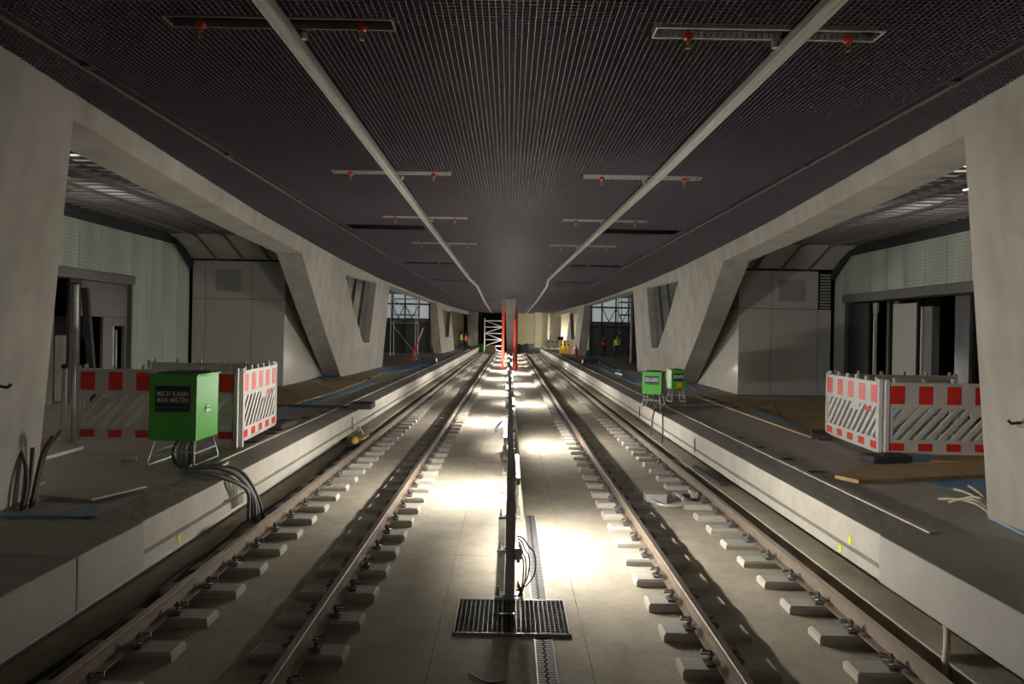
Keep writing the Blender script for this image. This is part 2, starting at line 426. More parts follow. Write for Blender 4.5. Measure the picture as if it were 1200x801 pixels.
# ------------------------------------------------------------------ lobbies behind the openings
def lobby(s, nm):
    X = lambda lat: C + s * lat
    def bx(m, l0, l1, y0, y1, z0, z1):
        a, b = sorted((X(l0), X(l1))); return m.box(a, b, y0, y1, z0, z1)
    side = empty('wall_%s_lobby' % nm); tag(side, kind='structure')
    G0 = 10.8
    ystart = 4.4
    yo = 19.45 if s < 0 else 22.2
    # channel glass panels, each on its own
    ys = [ystart + .9 * k for k in range(int((yo - ystart) / .9))] + [yo]
    for a, b in zip(ys[:-1], ys[1:]):
        bx(MB(), G0, G0 + .06, a + .008, b - .008, 3.92, 5.14).build('glass_panel', M_channel, side, bevel=.01)
    ys = [19.45, 20.2, 21.2, 22.05, 22.86] if s < 0 else [22.2, 22.86]
    for a, b in zip(ys[:-1], ys[1:]):
        bx(MB(), G0, G0 + .06, a + .008, b - .008, PZ, 5.14).build('glass_panel', M_channel, side, bevel=.01)
    bx(MB(), G0 - .05, G0 + .2, ystart, 22.3, 5.14, 5.42).build('top_trim', M_dark, side)
    bx(MB(), G0 - .06, G0 + .5, ystart, yo, 3.67, 3.92).build('lintel', M_grey, side)
    bx(MB(), G0 + .08, G0 + .3, ystart, 22.9, 3.92, 5.2).build('backing', M_grey, side)
    bx(MB(), G0 + .08, G0 + .3, yo, 22.9, PZ, 3.92).build('backing', M_grey, side)
    bx(MB(), 13.2, 13.4, ystart, 23, PZ, 4).build('recess_back', M_dark, side)
    bx(MB(), G0 + .3, 13.3, ystart, 23, 3.95, 4.05).build('recess_top', M_dark, side)
    # what stands in the recess
    P = lambda y0, y1, z0, z1, name, mm, l=10.95, t=.08: bx(MB(), l, l + t, y0, y1, z0, z1).build(name, mm, side, bevel=.006)
    if s < 0:
        P(17.35, 19.43, 2.75, 3.66, 'dark_panel', M_grey); P(18.3, 18.75, PZ, 2.74, 'dark_panel', M_grey); P(18.76, 19.43, 2.5, 2.74, 'dark_panel', M_grey)
        P(19.3, 19.43, PZ, 2.5, 'dark_panel', M_grey)
        P(18.85, 18.9, PZ, 2.5, 'frame_post', M_galv, 11.0); P(19.1, 19.14, PZ, 2.4, 'frame_post', M_galv, 11.05); P(18.95, 19.25, PZ + .1, 2.3, 'lift_leaf', M_glassd, 11.1)
        P(17.35, 18.2, PZ, 2.74, 'concrete_pier', M_wall, 11.6, .3); P(16.9, 17.33, PZ, 3.66, 'dark_panel', M_dark); P(16.0, 16.85, PZ, 3.0, 'concrete_pier', M_wall, 11.3, .5)
        P(14.5, 16.0, PZ, 3.66, 'concrete_pier', M_wall, 11.8, .5)
        P(17.5, 17.9, 2.2, 2.74, 'junction_box', M_black, 11.0, .3)
    else:
        P(20.95, 22.18, PZ, 3.62, 'dark_panel', M_dark); P(20.5, 20.58, PZ, 3.5, 'steel_post', M_galv, 10.9); P(20.42, 20.62, 3.3, 3.6, 'post_head', M_galv, 10.9)
        P(19.75, 20.4, PZ, 3.62, 'concrete_pier', M_grey, 11.2, .3)
        P(18.42, 19.62, PZ, 3.52, 'pale_door_leaf', M_panel, 10.95); P(18.3, 18.4, PZ, 3.62, 'door_jamb', M_black, 10.9); P(19.64, 19.74, PZ, 3.62, 'door_jamb', M_black, 10.9)
        P(17.72, 18.1, PZ, 3.4, 'steel_column', M_grey, 10.9, .2); P(18.08, 18.13, PZ, 3.4, 'steel_post', M_galv, 10.85)
        P(16.9, 17.25, PZ, 3.62, 'concrete_pier', M_wall, 11.2, .3); P(16.35, 16.88, PZ, 3.62, 'glossy_panel', mat('glossy_grey', (.14, .14, .155), .18), 10.95); P(15.2, 16.2, PZ, 3.62, 'dark_panel', M_dark, 11.2)
    # open slat ceiling of the lobby
    lc = empty('ceiling_%s_lobby' % nm); tag(lc, kind='structure')
    bx(MB(), 4.9, 13.4, 2.5, 23.5, 6.3, 6.4).build('soffit', M_wall, lc)
    bx(MB(), 5.9, 6.0, 2.5, 23.5, 5.6, 6.3).build('upstand', M_dark, lc)
    bx(MB(), 10.8, 10.95, 2.5, 23.5, 5.4, 6.3).build('upstand', M_dark, lc)
    y = 4.0
    while y < 21.3:
        l0 = LT(y) + .5
        bx(MB(), l0, G0 - .02, y, y + .04, 5.42, 5.47).build('slat', M_grey, lc); y += .36
    for l in (7.2, 8.1, 9.0, 9.9): bx(MB(), l, l + .07, 4.0, 21.4, 5.36, 5.42).build('carrier_rail', M_grey, lc)
    l = 6.4
    while l < 10.7:
        bx(MB(), l, l + .03, 4.0, 21.3, 5.47, 5.52).build('hanger_rail', M_dark, lc); l += .55
    # sloping soffit down to the kiosk
    m = MB(); q = [(X(6.0), 21.35, 5.42), (X(10.8), 21.35, 5.42), (X(10.8), 22.9, 4.80), (X(6.0), 22.9, 4.80)]
    m.hexa([Vector(p) for p in q] + [Vector(p) + Vector((0, .05, .08)) for p in q]).build('sloping_soffit', M_plat, lc)
    for l in (7.2, 8.1, 9.0, 9.9): MB().bar((X(l), 21.3, 5.37), (X(l), 22.95, 4.74), .06, .05).build('carrier_rail', M_grey, lc)
    MB().bar((X(10.72), 21.6, 5.36), (X(10.72), 22.84, 4.55), .1, .22).build('edge_trim', M_dark, lc)
    # kiosk with flush cladding panels
    k = empty('service_kiosk', (X(9.2), 26.5, PZ))
    kb = lambda mm, l0, l1, y0, y1, z0, z1: mm.box(*sorted((s * (l0 - 9.2), s * (l1 - 9.2))), y0 - 26.5, y1 - 26.5, z0 - PZ, z1 - PZ)
    kb(MB(), 7.66, 10.72, 22.95, 33, PZ, 4.74).build('core', M_black, k)
    xs = [7.62, 8.72, 10.28, 10.72]
    for a, b in zip(xs[:-1], xs[1:]):
        for z0, z1 in ((PZ + .02, 3.46), (3.475, 4.74)):
            if s > 0 and a > 10 and z0 > 3:
                for j in range(12): kb(MB(), a + .06, b - .04, 22.88, 22.93, z0 + .1 * j + .02, z0 + .1 * j + .08).build('grille_bar', M_vent, k)
                continue
            kb(MB(), a + .008, b - .008, 22.9, 22.95, z0, z1).build('panel', M_panel, k, bevel=.004)
    vx0, vx1 = (9.1, 9.92) if s < 0 else (8.98, 9.83)
    for j in range(14): kb(MB(), vx0, vx1, 22.885, 22.9, 3.74 + .05 * j, 3.775 + .05 * j).build('vent_slat', M_vent, k)
    kb(MB(), vx0 - .02, vx1 + .02, 22.893, 22.9, 3.72, 4.46).build('vent_plate', M_vent, k)
    for a, b in ((22.9, 26.6), (26.6, 30.2), (30.2, 33.0)):
        for z0, z1 in ((PZ + .02, 3.46), (3.475, 4.74)):
            kb(MB(), 7.62, 7.66, a + .008, b - .008, z0, z1).build('panel', M_panel2, k, bevel=.004)
    tag(k, 'pale panel-clad kiosk with a vent grille in the %s lobby' % nm, 'kiosk')
lobby(-1, 'left'); lobby(1, 'right')

# second pair of lobbies, far down the platforms: steel and glass fronts
def far_lobby(s, nm):
    X = lambda lat: C + s * lat
    def bx(l0, l1, y0, y1, z0, z1, name, mm, par):
        a, b = sorted((X(l0), X(l1))); return MB().box(a, b, y0, y1, z0, z1).build(name, mm, par)
    w = empty('wall_%s_far_lobby' % nm); tag(w, kind='structure')
    bx(6.9, 14, 59.4, 59.6, PZ, 6, 'end_wall', M_grey, w)
    bx(13.4, 13.6, 33, 60, PZ, 6, 'back_wall', M_dark, w)
    bx(6.9, 13.6, 33, 60, 5.6, 5.7, 'soffit', M_dark, w)
    bx(7.6, 13.6, 33, 33.2, PZ, 6, 'end_wall', M_dark, w)
    # steel front across the lobby's far end, panes between posts and transoms
    ls = [7.0, 7.9, 9.1, 10.2, 11.4, 12.6, 13.4]
    for l in ls: bx(l - .06, l + .06, 58.9, 59.1, PZ, 5.6, 'post', M_dark, w)
    for z in (3.05, 3.45, 4.75): bx(6.9, 13.4, 58.92, 59.08, z - .07, z + .07, 'transom', M_dark, w)
    r = random.Random(5 + s)
    for a, b in zip(ls[:-1], ls[1:]):
        bx(a + .06, b - .06, 58.98, 59.02, 3.52, 4.68, 'pane', M_win, w)
        bx(a + .06, b - .06, 58.98, 59.02, 4.82, 5.58, 'pane', M_win, w)
        bx(a + .06, b - .06, 58.98, 59.02, PZ + .1, 2.98, 'pane', M_glassd, w)
    for a, b in ((7.9, 9.1), (9.1, 10.2)):
        MB().bar((X(a), 58.85, 4.7), (X((a + b) / 2), 58.85, 3.5), .06).build('brace', M_dark, w)
        MB().bar((X(b), 58.85, 4.7), (X((a + b) / 2), 58.85, 3.5), .06).build('brace', M_dark, w)
    bx(8.2, 9.0, 46.0, 46.8, PZ, 5.6, 'column', M_dark, w) if s > 0 else bx(9.4, 10.1, 46.0, 46.7, PZ, 5.6, 'column', M_dark, w)
far_lobby(-1, 'left'); far_lobby(1, 'right')

# ------------------------------------------------------------------ far end of the hall
we = empty('wall_end'); tag(we, kind='structure')
def eb(x0, x1, y0, y1, z0, z1, name, mm): return MB().box(x0, x1, y0, y1, z0, z1).build(name, mm, we)
eb(1.2, 6.5, YE + 3, YE + 3.3, -.3, 5.6, 'beige_wall', M_beige)
eb(.9, 1.25, YE - .5, YE + 3, -.3, 5.6, 'pier', M_beige)
eb(3.2, 4.1, YE - 6, YE - 4.8, PZ, 5.0, 'pier', M_beige)
eb(5.0, 9.5, YE - 3, YE - 2.7, PZ, 5.4, 'beige_wall', M_beige)
eb(-9.5, -4.0, YE, YE + .3, PZ, 5.4, 'side_wall', M_wall)
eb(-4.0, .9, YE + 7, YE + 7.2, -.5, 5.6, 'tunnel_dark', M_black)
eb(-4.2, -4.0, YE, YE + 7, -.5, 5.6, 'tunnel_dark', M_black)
eb(-13.6, -6.0, 89, 89.3, PZ, 5.5, 'side_wall', M_beige)
eb(-13.6, -6.2, 69, 92, 5.2, 5.4, 'side_soffit', M_wall)
eb(6.2, 13.6, 82, 82.3, PZ, 5.5, 'side_wall', M_beige)
eb(-13.6, 13.6, YE + 8, YE + 8.2, -1, 7, 'back_wall', M_black)
eb(-13.8, -13.6, -15, YE + 8, -1, 7, 'outer_wall', M_dark); eb(13.6, 13.8, -15, YE + 8, -1, 7, 'outer_wall', M_dark)
eb(-13.8, 13.8, -15.2, -15, -1, 7, 'rear_wall', M_wall)
eb(-13.8, 13.8, -15, YE + 8.2, 6.6, 6.7, 'roof_slab', M_dark)

# ------------------------------------------------------------------ rails and sleepers
RX = [C - 3.255, C - 1.755, C + 1.755, C + 3.255]
rp = [(-.07, -.172), (-.07, -.16), (-.012, -.145), (-.009, -.06), (-.034, -.042), (-.036, -.008), (-.028, 0), (.028, 0), (.036, -.008), (.034, -.042), (.009, -.06), (.012, -.145), (.07, -.16), (.07, -.172)]
RL = ['outer rail of the left track, next to the left platform', 'inner rail of the left track, next to the median fence', 'inner rail of the right track, next to the median fence', 'outer rail of the right track, next to the right platform']
for x, lb in zip(RX, RL):
    o = MB().sweep(rp, [(x, y, 0) for y in (-15, 30, YE + 3)]).build('rail', M_rail)
    o.data.materials.append(M_railtop)
    for p in o.data.polygons:
        if p.normal.z > .9 and p.center.z > -.01: p.material_index = 1
    tag(o, 'rusty steel ' + lb, 'rail')

def block_mesh(l0=-.36, l1=.44, w=.125):
    m = MB(); c = .022
    def ring(k, z): return [(l0 + k, -w + k, z), (l1 - k, -w + k, z), (l1 - k, w - k, z), (l0 + k, w - k, z)]
    R = [ring(0, SL - .02), ring(0, -.195), ring(c, -.173)]
    vs = [p for q in R for p in q]
    fs = [(i * 4 + k, i * 4 + (k + 1) % 4, (i + 1) * 4 + (k + 1) % 4, (i + 1) * 4 + k) for i in range(2) for k in range(4)] + [(8, 9, 10, 11), (3, 2, 1, 0)]
    return m.add(vs, fs)
def clip_mb(sg):   # W-shaped spring clip with its bolt, on the side sg of the rail
    m = MB()
    pts = [(.055, -.075, -.150), (.075, -.095, -.135), (.125, -.085, -.118), (.14, -.055, -.135), (.10, -.03, -.118), (.065, 0, -.105), (.10, .03, -.118), (.14, .055, -.135), (.125, .085, -.118), (.075, .095, -.135), (.055, .075, -.150)]
    m.tube([(sg * x * 1.15, y * 1.15, z * .9) for x, y, z in pts], .011, 5)
    m.lathe([(.018, -.165), (.018, -.105), (.024, -.105), (.024, -.085), (.014, -.080), (.014, -.062)], (sg * .098, 0, 0), 6)
    m.box(*sorted((sg * .075, sg * .15)), -.06, .06, -.173, -.152)
    return m
bl_r = block_mesh(-.36, .44).mesh('block'); bl_l = block_mesh(-.44, .36).mesh('block')
for me in (bl_r, bl_l): me.materials.append(M_sleeper)
cl = {sg: clip_mb(sg).mesh('spring_clip') for sg in (-1, 1)}
for me in cl.values(): me.materials.append(M_clip)
NTH = ['nearest', 'second', 'third', 'fourth', 'fifth', 'sixth', 'seventh', 'eighth', 'ninth', 'tenth', 'eleventh', 'twelfth', 'thirteenth', 'fourteenth', 'fifteenth', 'sixteenth', 'seventeenth', 'eighteenth', 'nineteenth', 'twentieth', 'twenty-first', 'twenty-second', 'twenty-third', 'twenty-fourth']
for s, nm, y0 in ((-1, 'left', 5.79 - .673), (1, 'right', 5.66 - .673)):
    xc = C + s * 2.505; k = 0; y = y0
    while y < YE:
        o = empty('sleeper', (xc, y, 0))
        for dx, b in ((-.75, bl_r), (.75, bl_l)):
            share('block', b, o, (dx, 0, 0))
            for sg in (-1, 1): share('spring_clip', cl[sg], o, (dx, 0, 0))
        tag(o, ('%s concrete sleeper of the %s track, counted from the camera' % (NTH[k], nm) if k < len(NTH) else 'small distant concrete sleeper far down the %s track' % nm), 'sleeper', 'sleepers of the %s track' % nm)
        y += .673; k += 1

# ------------------------------------------------------------------ overhead conductor rails
cp = [(-.058, .03), (-.05, .055), (-.012, .058), (-.012, .02), (.012, .02), (.012, .058), (.05, .055), (.058, .03), (.056, -.03), (.046, -.05), (.016, -.05), (.008, -.02), (-.008, -.02), (-.016, -.05), (-.046, -.05), (-.056, -.03)]
for s, nm, path in ((-1, 'left', [(-1.82, 2), (-1.84, 14), (-1.86, 31), (-1.74, 36), (-2.05, 55), (-2.35, 88)]), (1, 'right', [(2.26, 2), (2.2, 10), (2.06, 15.5), (1.78, 27.5), (1.72, 31), (1.9, 36), (2.1, 55), (2.15, 88)])):
    o = empty('conductor_rail', (0, 0, HZ - .09))
    MB().sweep(cp, [(x, y, 0) for x, y in path]).build('profile', M_alu, o)
    for ty in trays_y + [61, 66, 71, 76]:
        x = float(np.interp(ty, [p[1] for p in path], [p[0] for p in path]))
        MB().box(x - .03, x + .03, ty - .03 + .15, ty + .03 + .15, .05, .14).box(x - .075, x + .075, ty + .13, ty + .17, .03, .055).build('hanger', M_dark, o)
        MB().lathe([(.02, -.0), (.028, .02), (.028, .05), (.015, .06)], (x - s * .085, ty + .15, .02), 8).build('insulator', M_galv, o)
    tag(o, 'silver overhead conductor rail running under the ceiling above the %s track' % nm, 'conductor rail')

# ------------------------------------------------------------------ sprinkler trays
def sprinkler_tray(xc, y, white, lb, det):
    o = empty('sprinkler_tray', (xc, y, HZ))
    m = MB(); w, d = .92, .1
    m.box(-w, w, -d, -d + .014, -.006, .06).box(-w, w, d - .014, d, -.006, .06).box(-w, -w + .014, -d + .014, d - .014, -.006, .06).box(w - .014, w, -d + .014, d - .014, -.006, .06)
    m.build('frame', M_galv if white else M_grey, o)
    MB().box(-w + .02, w - .02, -d + .02, d - .02, .09, .1).build('back_plate', M_black, o)
    MB().box(-w + .1, w - .12, .01, d - .02, .055, .075).build('mounting_rail', M_alu if white else M_dark, o)
    for x in (-.64, .66):
        h = MB().lathe([(.012, .09), (.012, .0), (.035, -.005), (.045, -.03), (.035, -.05), (.016, -.055)], (x, 0, 0), 8).build('sprinkler', M_sprk, o)
        if det:
            m = MB(); m.lathe([(.012, -.05), (.014, -.075), (.008, -.085)], (x, 0, 0), 6)
            m.tube([(x - .014, 0, -.07), (x - .02, 0, -.1), (x, 0, -.125), (x + .02, 0, -.1), (x + .014, 0, -.07)], .005, 4); m.lathe([(.022, -.128), (.022, -.123)], (x, 0, 0), 8)
            m.build('nozzle', M_brass, h)
    tag(o, lb, 'sprinkler tray', 'sprinkler trays in the ceiling'); return o
ordn = ['nearest', 'second', 'third', 'fourth', 'fifth', 'sixth', 'seventh', 'eighth', 'ninth', 'tenth', 'eleventh', 'twelfth']
for i, y in enumerate(trays_y):
    sprinkler_tray(C - 1.95, y, i in (1, 2, 3), ('nearest ceiling tray with two red sprinklers, crossing the left conductor rail' if i == 0 else '%s ceiling tray of two red sprinklers from the camera, left side' % ordn[i]), i < 5)
    sprinkler_tray(C + 1.99, y + .05, i < 4, ('nearest ceiling tray with two red sprinklers, crossing the right conductor rail' if i == 0 else '%s ceiling tray of two red sprinklers from the camera, right side' % ordn[i]), i < 5)

# ------------------------------------------------------------------ median fence, tube lights
FX = .05
fence = empty('median_fence', (FX, 7.17, SL))
FT = 1.08            # rail top above the slab
MB().box(-.045, .045, 0, 42.5, FT - .05, FT).build('top_rail', M_post, fence, bevel=.008)
MB().box(-.02, .02, .03, 42.5, .52, .58).build('middle_rail', M_post, fence)
pm = MB().box(-.05, .05, -.03, .03, .03, FT - .05).mesh('post'); pm.materials.append(M_post)
bm_ = MB().box(-.16, .16, -.09, .09, 0, .035).box(-.075, .075, -.045, .045, .035, .05).mesh('base_plate'); bm_.materials.append(M_post)
bo = MB().lathe([(.022, .03), (.022, .06), (.012, .06), (.012, .13)], (0, 0, 0), 6).mesh('anchor_bolt'); bo.materials.append(M_galv)
for k in range(28):
    y = 1.55 * k
    share('post', pm, fence, (0, y, 0)); share('base_plate', bm_, fence, (0, y, 0))
    if k < 8:
        for sx in (-.125, .125): share('anchor_bolt', bo, fence, (sx, y, 0))
for k in range(7): share('post', pm, fence, (0, -10.0 - 1.55 * k, 0)); share('base_plate', bm_, fence, (0, -10.0 - 1.55 * k, 0))
MB().box(-.045, .045, -19.4, -9.9, FT - .05, FT).build('top_rail', M_post, fence)
tag(fence, 'dark grey steel guard fence standing along the middle between the two tracks', 'fence')

lights = [(-9.0, 1, 1.0), (8.75, 1, 1.0), (11.8, -1, 1.0), (16.8, 1, 1.0), (21.0, -1, 1.0), (26.3, 1, 1.0), (31, -1, 1.0), (36, 1, 1.0), (40, -1, 1.0), (45.5, 1, 1.0), (48.2, -1, 1.0), (54, 1, 1), (57, -1, 1), (62, 1, 1), (66, -1, 1), (71, 1, 1), (75, -1, 1), (80, 1, 1), (85, -1, 1)]  # first tube is unseen, added behind the camera to light camera-facing sides
LN = ['', 'nearest', 'second', 'third', 'fourth', 'fifth', 'sixth', 'seventh', 'eighth', 'ninth', 'tenth', 'eleventh', 'twelfth', 'thirteenth', 'fourteenth', 'fifteenth', 'sixteenth', 'seventeenth', 'farthest']
def half_tube(s, r, l, n=8):
    m = MB(); ring = [(s * (.012 + r * math.sin(PI * k / n)), r * math.cos(PI * k / n)) for k in range(n + 1)]
    return m.sweep([(a, b) for a, b in ring], [(0, -l / 2, 0), (0, l / 2, 0)])
for i, (y, s, k) in enumerate(lights):
    o = empty('tube_light', (FX + s * .058, y, .80))
    l = 1.5 * (k if k < 1 else 1)
    MB().box(-.01, .012, -l / 2 - .05, l / 2 + .05, -.045, .045).build('housing', M_white, o) if s > 0 else MB().box(-.012, .01, -l / 2 - .05, l / 2 + .05, -.045, .045).build('housing', M_white, o)
    half_tube(s, .034, l).build('diffuser', M_tube, o)
    for e in (-1, 1): MB().box(-.015, .05, e * (l / 2 + .001), e * (l / 2 + .04), -.04, .04).build('end_cap', M_grey, o) if s > 0 else MB().box(-.05, .015, min(e * (l / 2 + .001), e * (l / 2 + .04)), max(e * (l / 2 + .001), e * (l / 2 + .04)), -.04, .04).build('end_cap', M_grey, o)
    tag(o, 'unseen tube light added behind the camera, facing the %s track' % ('right' if s > 0 else 'left') if y < 0 else '%s glowing tube light along the median, facing the %s track' % (LN[i], 'right' if s > 0 else 'left'), 'tube light', 'tube lights along the median fence')

tr = empty('leaning_panel', (FX, 10.2, SL))
m = MB()
for a, b in ((0, 4.0), (4.03, 8.0), (8.03, 12.0), (12.03, 16.0)):
    MB().hexa([Vector(q) for q in ((.20, a, 0), (.225, a, 0), (.105, a, .97), (.08, a, .97), (.20, b, 0), (.225, b, 0), (.105, b, .97), (.08, b, .97))]).build('sheet', M_tray, tr)
tag(tr, 'pale sheets leaning along the right side of the median fence', 'panel')

# looped cable on the near post
rc = random.Random(11)
o = empty('cable_coil', (FX + .07, 7.17, SL))
for j, (wd, hb_) in enumerate(((.20, .10), (.13, .13), (.09, .08), (.06, .12))):
    pts = []
    for k in range(15):
        a = PI * k / 14; pts.append((.0 + wd * math.sin(a) * (1.0 if k > 4 else .75) + .004 * j, .02 * math.sin(3 * a + j) - .03, .66 - (.66 - hb_) * (1 - math.cos(a)) / 2 - .03 * j))
    pts += [(.05, -.02, hb_ - .03), (.01, 0, hb_ + .05)]
    MB().tube(pts, .0075, 5).build('cable_loop', M_cable, o, smooth=True)
tag(o, 'black cable hanging in loops from the nearest fence post', 'cable')
o = empty('socket_box', (FX + .075, 7.17, SL + .42))
MB().box(-.03, .05, -.06, .06, 0, .12).build('body', M_post, o, bevel=.006); MB().lathe([(.02, -.04), (.02, 0)], (.01, 0, 0), 8).build('gland', M_cable, o)
tag(o, 'small grey socket box fixed to the nearest fence post', 'socket box')
o = empty('cloth_rag', (-.09, 13.2, .72))
m = MB(); n = 7
for i in range(n):
    for j in range(5): m.v.append((-.03 - .03 * j + .012 * math.sin(i * 2.1 + j), -.2 + .065 * i, .10 - .045 * j + .02 * math.cos(i * 1.7)))
m.f += [(i * 5 + j, i * 5 + j + 1, (i + 1) * 5 + j + 1, (i + 1) * 5 + j) for i in range(n - 1) for j in range(4)]
q = m.build('fabric', M_foilp, o, smooth=True); so = q.modifiers.new('solid', 'SOLIDIFY'); so.thickness = .01
tag(o, 'blue rag hung over the left side of the median fence', 'rag')

# ------------------------------------------------------------------ grating, slot drain
o = empty('floor_grating', (.07, 6.67, SL))
m = MB(); w, d = .54, .4
m.box(-w, w, -d, -d + .012, .0, .03).box(-w, w, d - .012, d, 0, .03).box(-w, -w + .012, -d, d, 0, .03).box(w - .012, w, -d, d, 0, .03).build('frame', M_galv, o)
for k in range(1, 24): MB().box(-w + .045 * k - .002, -w + .045 * k + .002, -d + .012, d - .012, .004, .029).build('bearing_bar', M_grey, o)
for k in range(1, 22): MB().box(-w + .012, w - .012, -d + .0364 * k - .0015, -d + .0364 * k + .0015, .016, .0285).build('cross_bar', M_grey, o)
MB().box(-w, w, -d, d, .0005, .002).build('pit', M_black, o)
MB().box(-.12, .03, .02, .045, .029, .033).build('tag_plate', M_alu, o)
tag(o, 'rectangular steel floor grating lying in front of the nearest fence post', 'grating')
for y0, y1, lb in ((4.2, 6.25, 'slot drain grate in the slab in front of the floor grating'), (7.1, 10.4, 'slot drain grate in the slab beyond the floor grating, beside the fence')):
    o = empty('slot_drain', (.36, y0, SL))
    MB().box(-.085, -.075, 0, y1 - y0, 0, .006).box(.075, .085, 0, y1 - y0, 0, .006).build('edge_rail', M_galv, o)
    MB().box(-.075, .075, 0, y1 - y0, .0005, .002).build('channel', M_black, o)
    k = 0; y = .02
    while y < y1 - y0 - .02:
        MB().box(-.075, -.008 - .012 * (k % 2), y, y + .02, .002, .006).box(.008 - .012 * (k % 2) + .006, .075, y, y + .02, .002, .006).build('grate_bar', M_grey, o); y += .04; k += 1
    tag(o, lb, 'drain')

# ------------------------------------------------------------------ barriers
def barrier(p0, p1, lb, stripes=True):
    p0, p1 = Vector(p0), Vector(p1); d = p1 - p0; Lp = d.length
    o = empty('barrier', (p0.x, p0.y, PZ), math.atan2(d.y, d.x))
    z = lambda v: v - PZ
    B = lambda x0, x1, z0, z1, y0=-.02, y1=.02: MB().box(x0, x1, y0, y1, z(z0), z(z1))
    f = B(.05, Lp - .05, 1.42, 1.80); f.box(.05, Lp - .05, -.02, .02, z(.67), z(.86)); f.box(.05, .10, -.02, .02, z(.86), z(1.42)); f.box(Lp - .1, Lp - .05, -.02, .02, z(.86), z(1.42))
    f.box(.05, Lp - .05, -.03, .03, z(1.40), z(1.44)); f.box(.05, Lp - .05, -.03, .03, z(.84), z(.88)); f.box(.05, Lp - .05, -.035, .035, z(1.78), z(1.82)); f.box(.05, Lp - .05, -.035, .035, z(.65), z(.68))
    f.build('board', M_white, o)
    n = int(round(Lp / .235)); st = (Lp - .1) / n
    for k in range(0, n if stripes else 0, 2):
        B(.05 + st * k, .05 + st * (k + 1), 1.47, 1.765, -.024, .024).build('red_stripe', M_red, o)
        B(.05 + st * k, .05 + st * (k + 1), .70, .825, -.024, .024).build('red_stripe', M_red, o)
    x = -.32; k = 0
    while x < Lp - .16:
        a, b = x, x + .52
        z0, z1 = .86, 1.42
        if a < .08: z0 += (.08 - a) / .52 * .56; a = .08
        if b > Lp - .08: z1 -= (b - (Lp - .08)) / .52 * .56; b = Lp - .08
        MB().bar((a, 0, z(z0)), (b, 0, z(z1)), .036, .072, up=(-.7, 0, .7)).build('slat', M_white, o)
        x += .2; k += 1
    B(Lp * .52, Lp * .52 + .32, 1.27, 1.41).build('grip_frame', M_white, o)
    B(Lp - .5, Lp - .28, 1.30, 1.37, -.026, .026).build('maker_plate', M_redp, o)
    for k in range(6): MB().box(.12 + (Lp - .24) * k / 5 - .025, .12 + (Lp - .24) * k / 5 + .025, -.02, .02, z(1.82), z(1.89)).build('stacking_knob', M_white, o)
    for x in (.0, Lp): MB().box(x - .03, x + .03, -.03, .03, z(PZ + .01), z(1.86)).build('post', M_white, o)
    tag(o, lb, 'barrier', 'red and white site barriers'); return o
def foot(x, y, rz, lb):
    o = empty('ballast_slab', (x, y, PZ), rz)
    MB().box(-.38, .38, -.17, .17, 0, .12).build('slab', M_rubber, o, bevel=.03); MB().box(-.12, .12, -.1, .1, .12, .135).build('socket', M_rubber, o)
    tag(o, lb, 'barrier foot', 'rubber barrier feet')
barrier((-7.05, 11.2, 0), (-4.46, 11.2, 0), 'red and white barrier behind the green box on the left platform')
barrier((-4.40, 11.28, 0), (-4.55, 13.3, 0), 'red and white barrier on the left platform running lengthwise beside the kerb')
barrier((-7.05, 13.4, 0), (-4.62, 13.4, 0), 'rear barrier of the left enclosure, standing behind the green box barrier', False)
barrier((6.24, 11.25, 0), (8.9, 11.25, 0), 'red and white barrier on the right platform half hidden by the concrete column')
barrier((6.32, 13.5, 0), (6.17, 11.33, 0), 'red and white barrier on the right platform running lengthwise, above the rubber feet')
barrier((6.4, 13.6, 0), (8.9, 13.6, 0), 'rear barrier of the right enclosure, seen over the front one', False)
foot(6.12, 11.05, .25, 'black rubber foot under the near corner of the right barriers')
foot(6.2, 13.55, 1.2, 'black rubber foot under the far end of the right lengthwise barrier')
foot(-4.5, 13.6, 1.5, 'black rubber foot under the far end of the left lengthwise barrier')
# white steel props behind the left barrier
o = empty('steel_prop', (-7.28, 11.45, PZ)); MB().tube([(0, 0, 0), (0, 0, 2.65)], .045, 8).build('shaft', M_galv, o); MB().box(-.08, .08, -.08, .08, 0, .015).build('foot_plate', M_galv, o); MB().box(-.1, .1, -.1, .1, 2.65, 2.67).build('head_plate', M_dark, o)
tag(o, 'tall pale steel prop standing at the left end of the left barrier', 'steel prop')
o = empty('barrier_post', (-7.48, 11.5, PZ)); MB().tube([(0, 0, 0), (0, 0, 1.24)], .045, 8).build('shaft', M_white, o); MB().lathe([(.05, 1.24), (.05, 1.29), (.02, 1.32)], (0, 0, 0), 8).build('cap', M_dark, o)
tag(o, 'short white post with a dark cap left of the tall prop', 'post')
o = empty('leaning_beam', (-10.3, 17.0, PZ)); MB().bar((0, 0, 0), (-.35, .1, 2.9), .16, .1).build('beam', M_dark, o)
tag(o, 'dark beam leaning in the doorway behind the left barrier', 'beam')

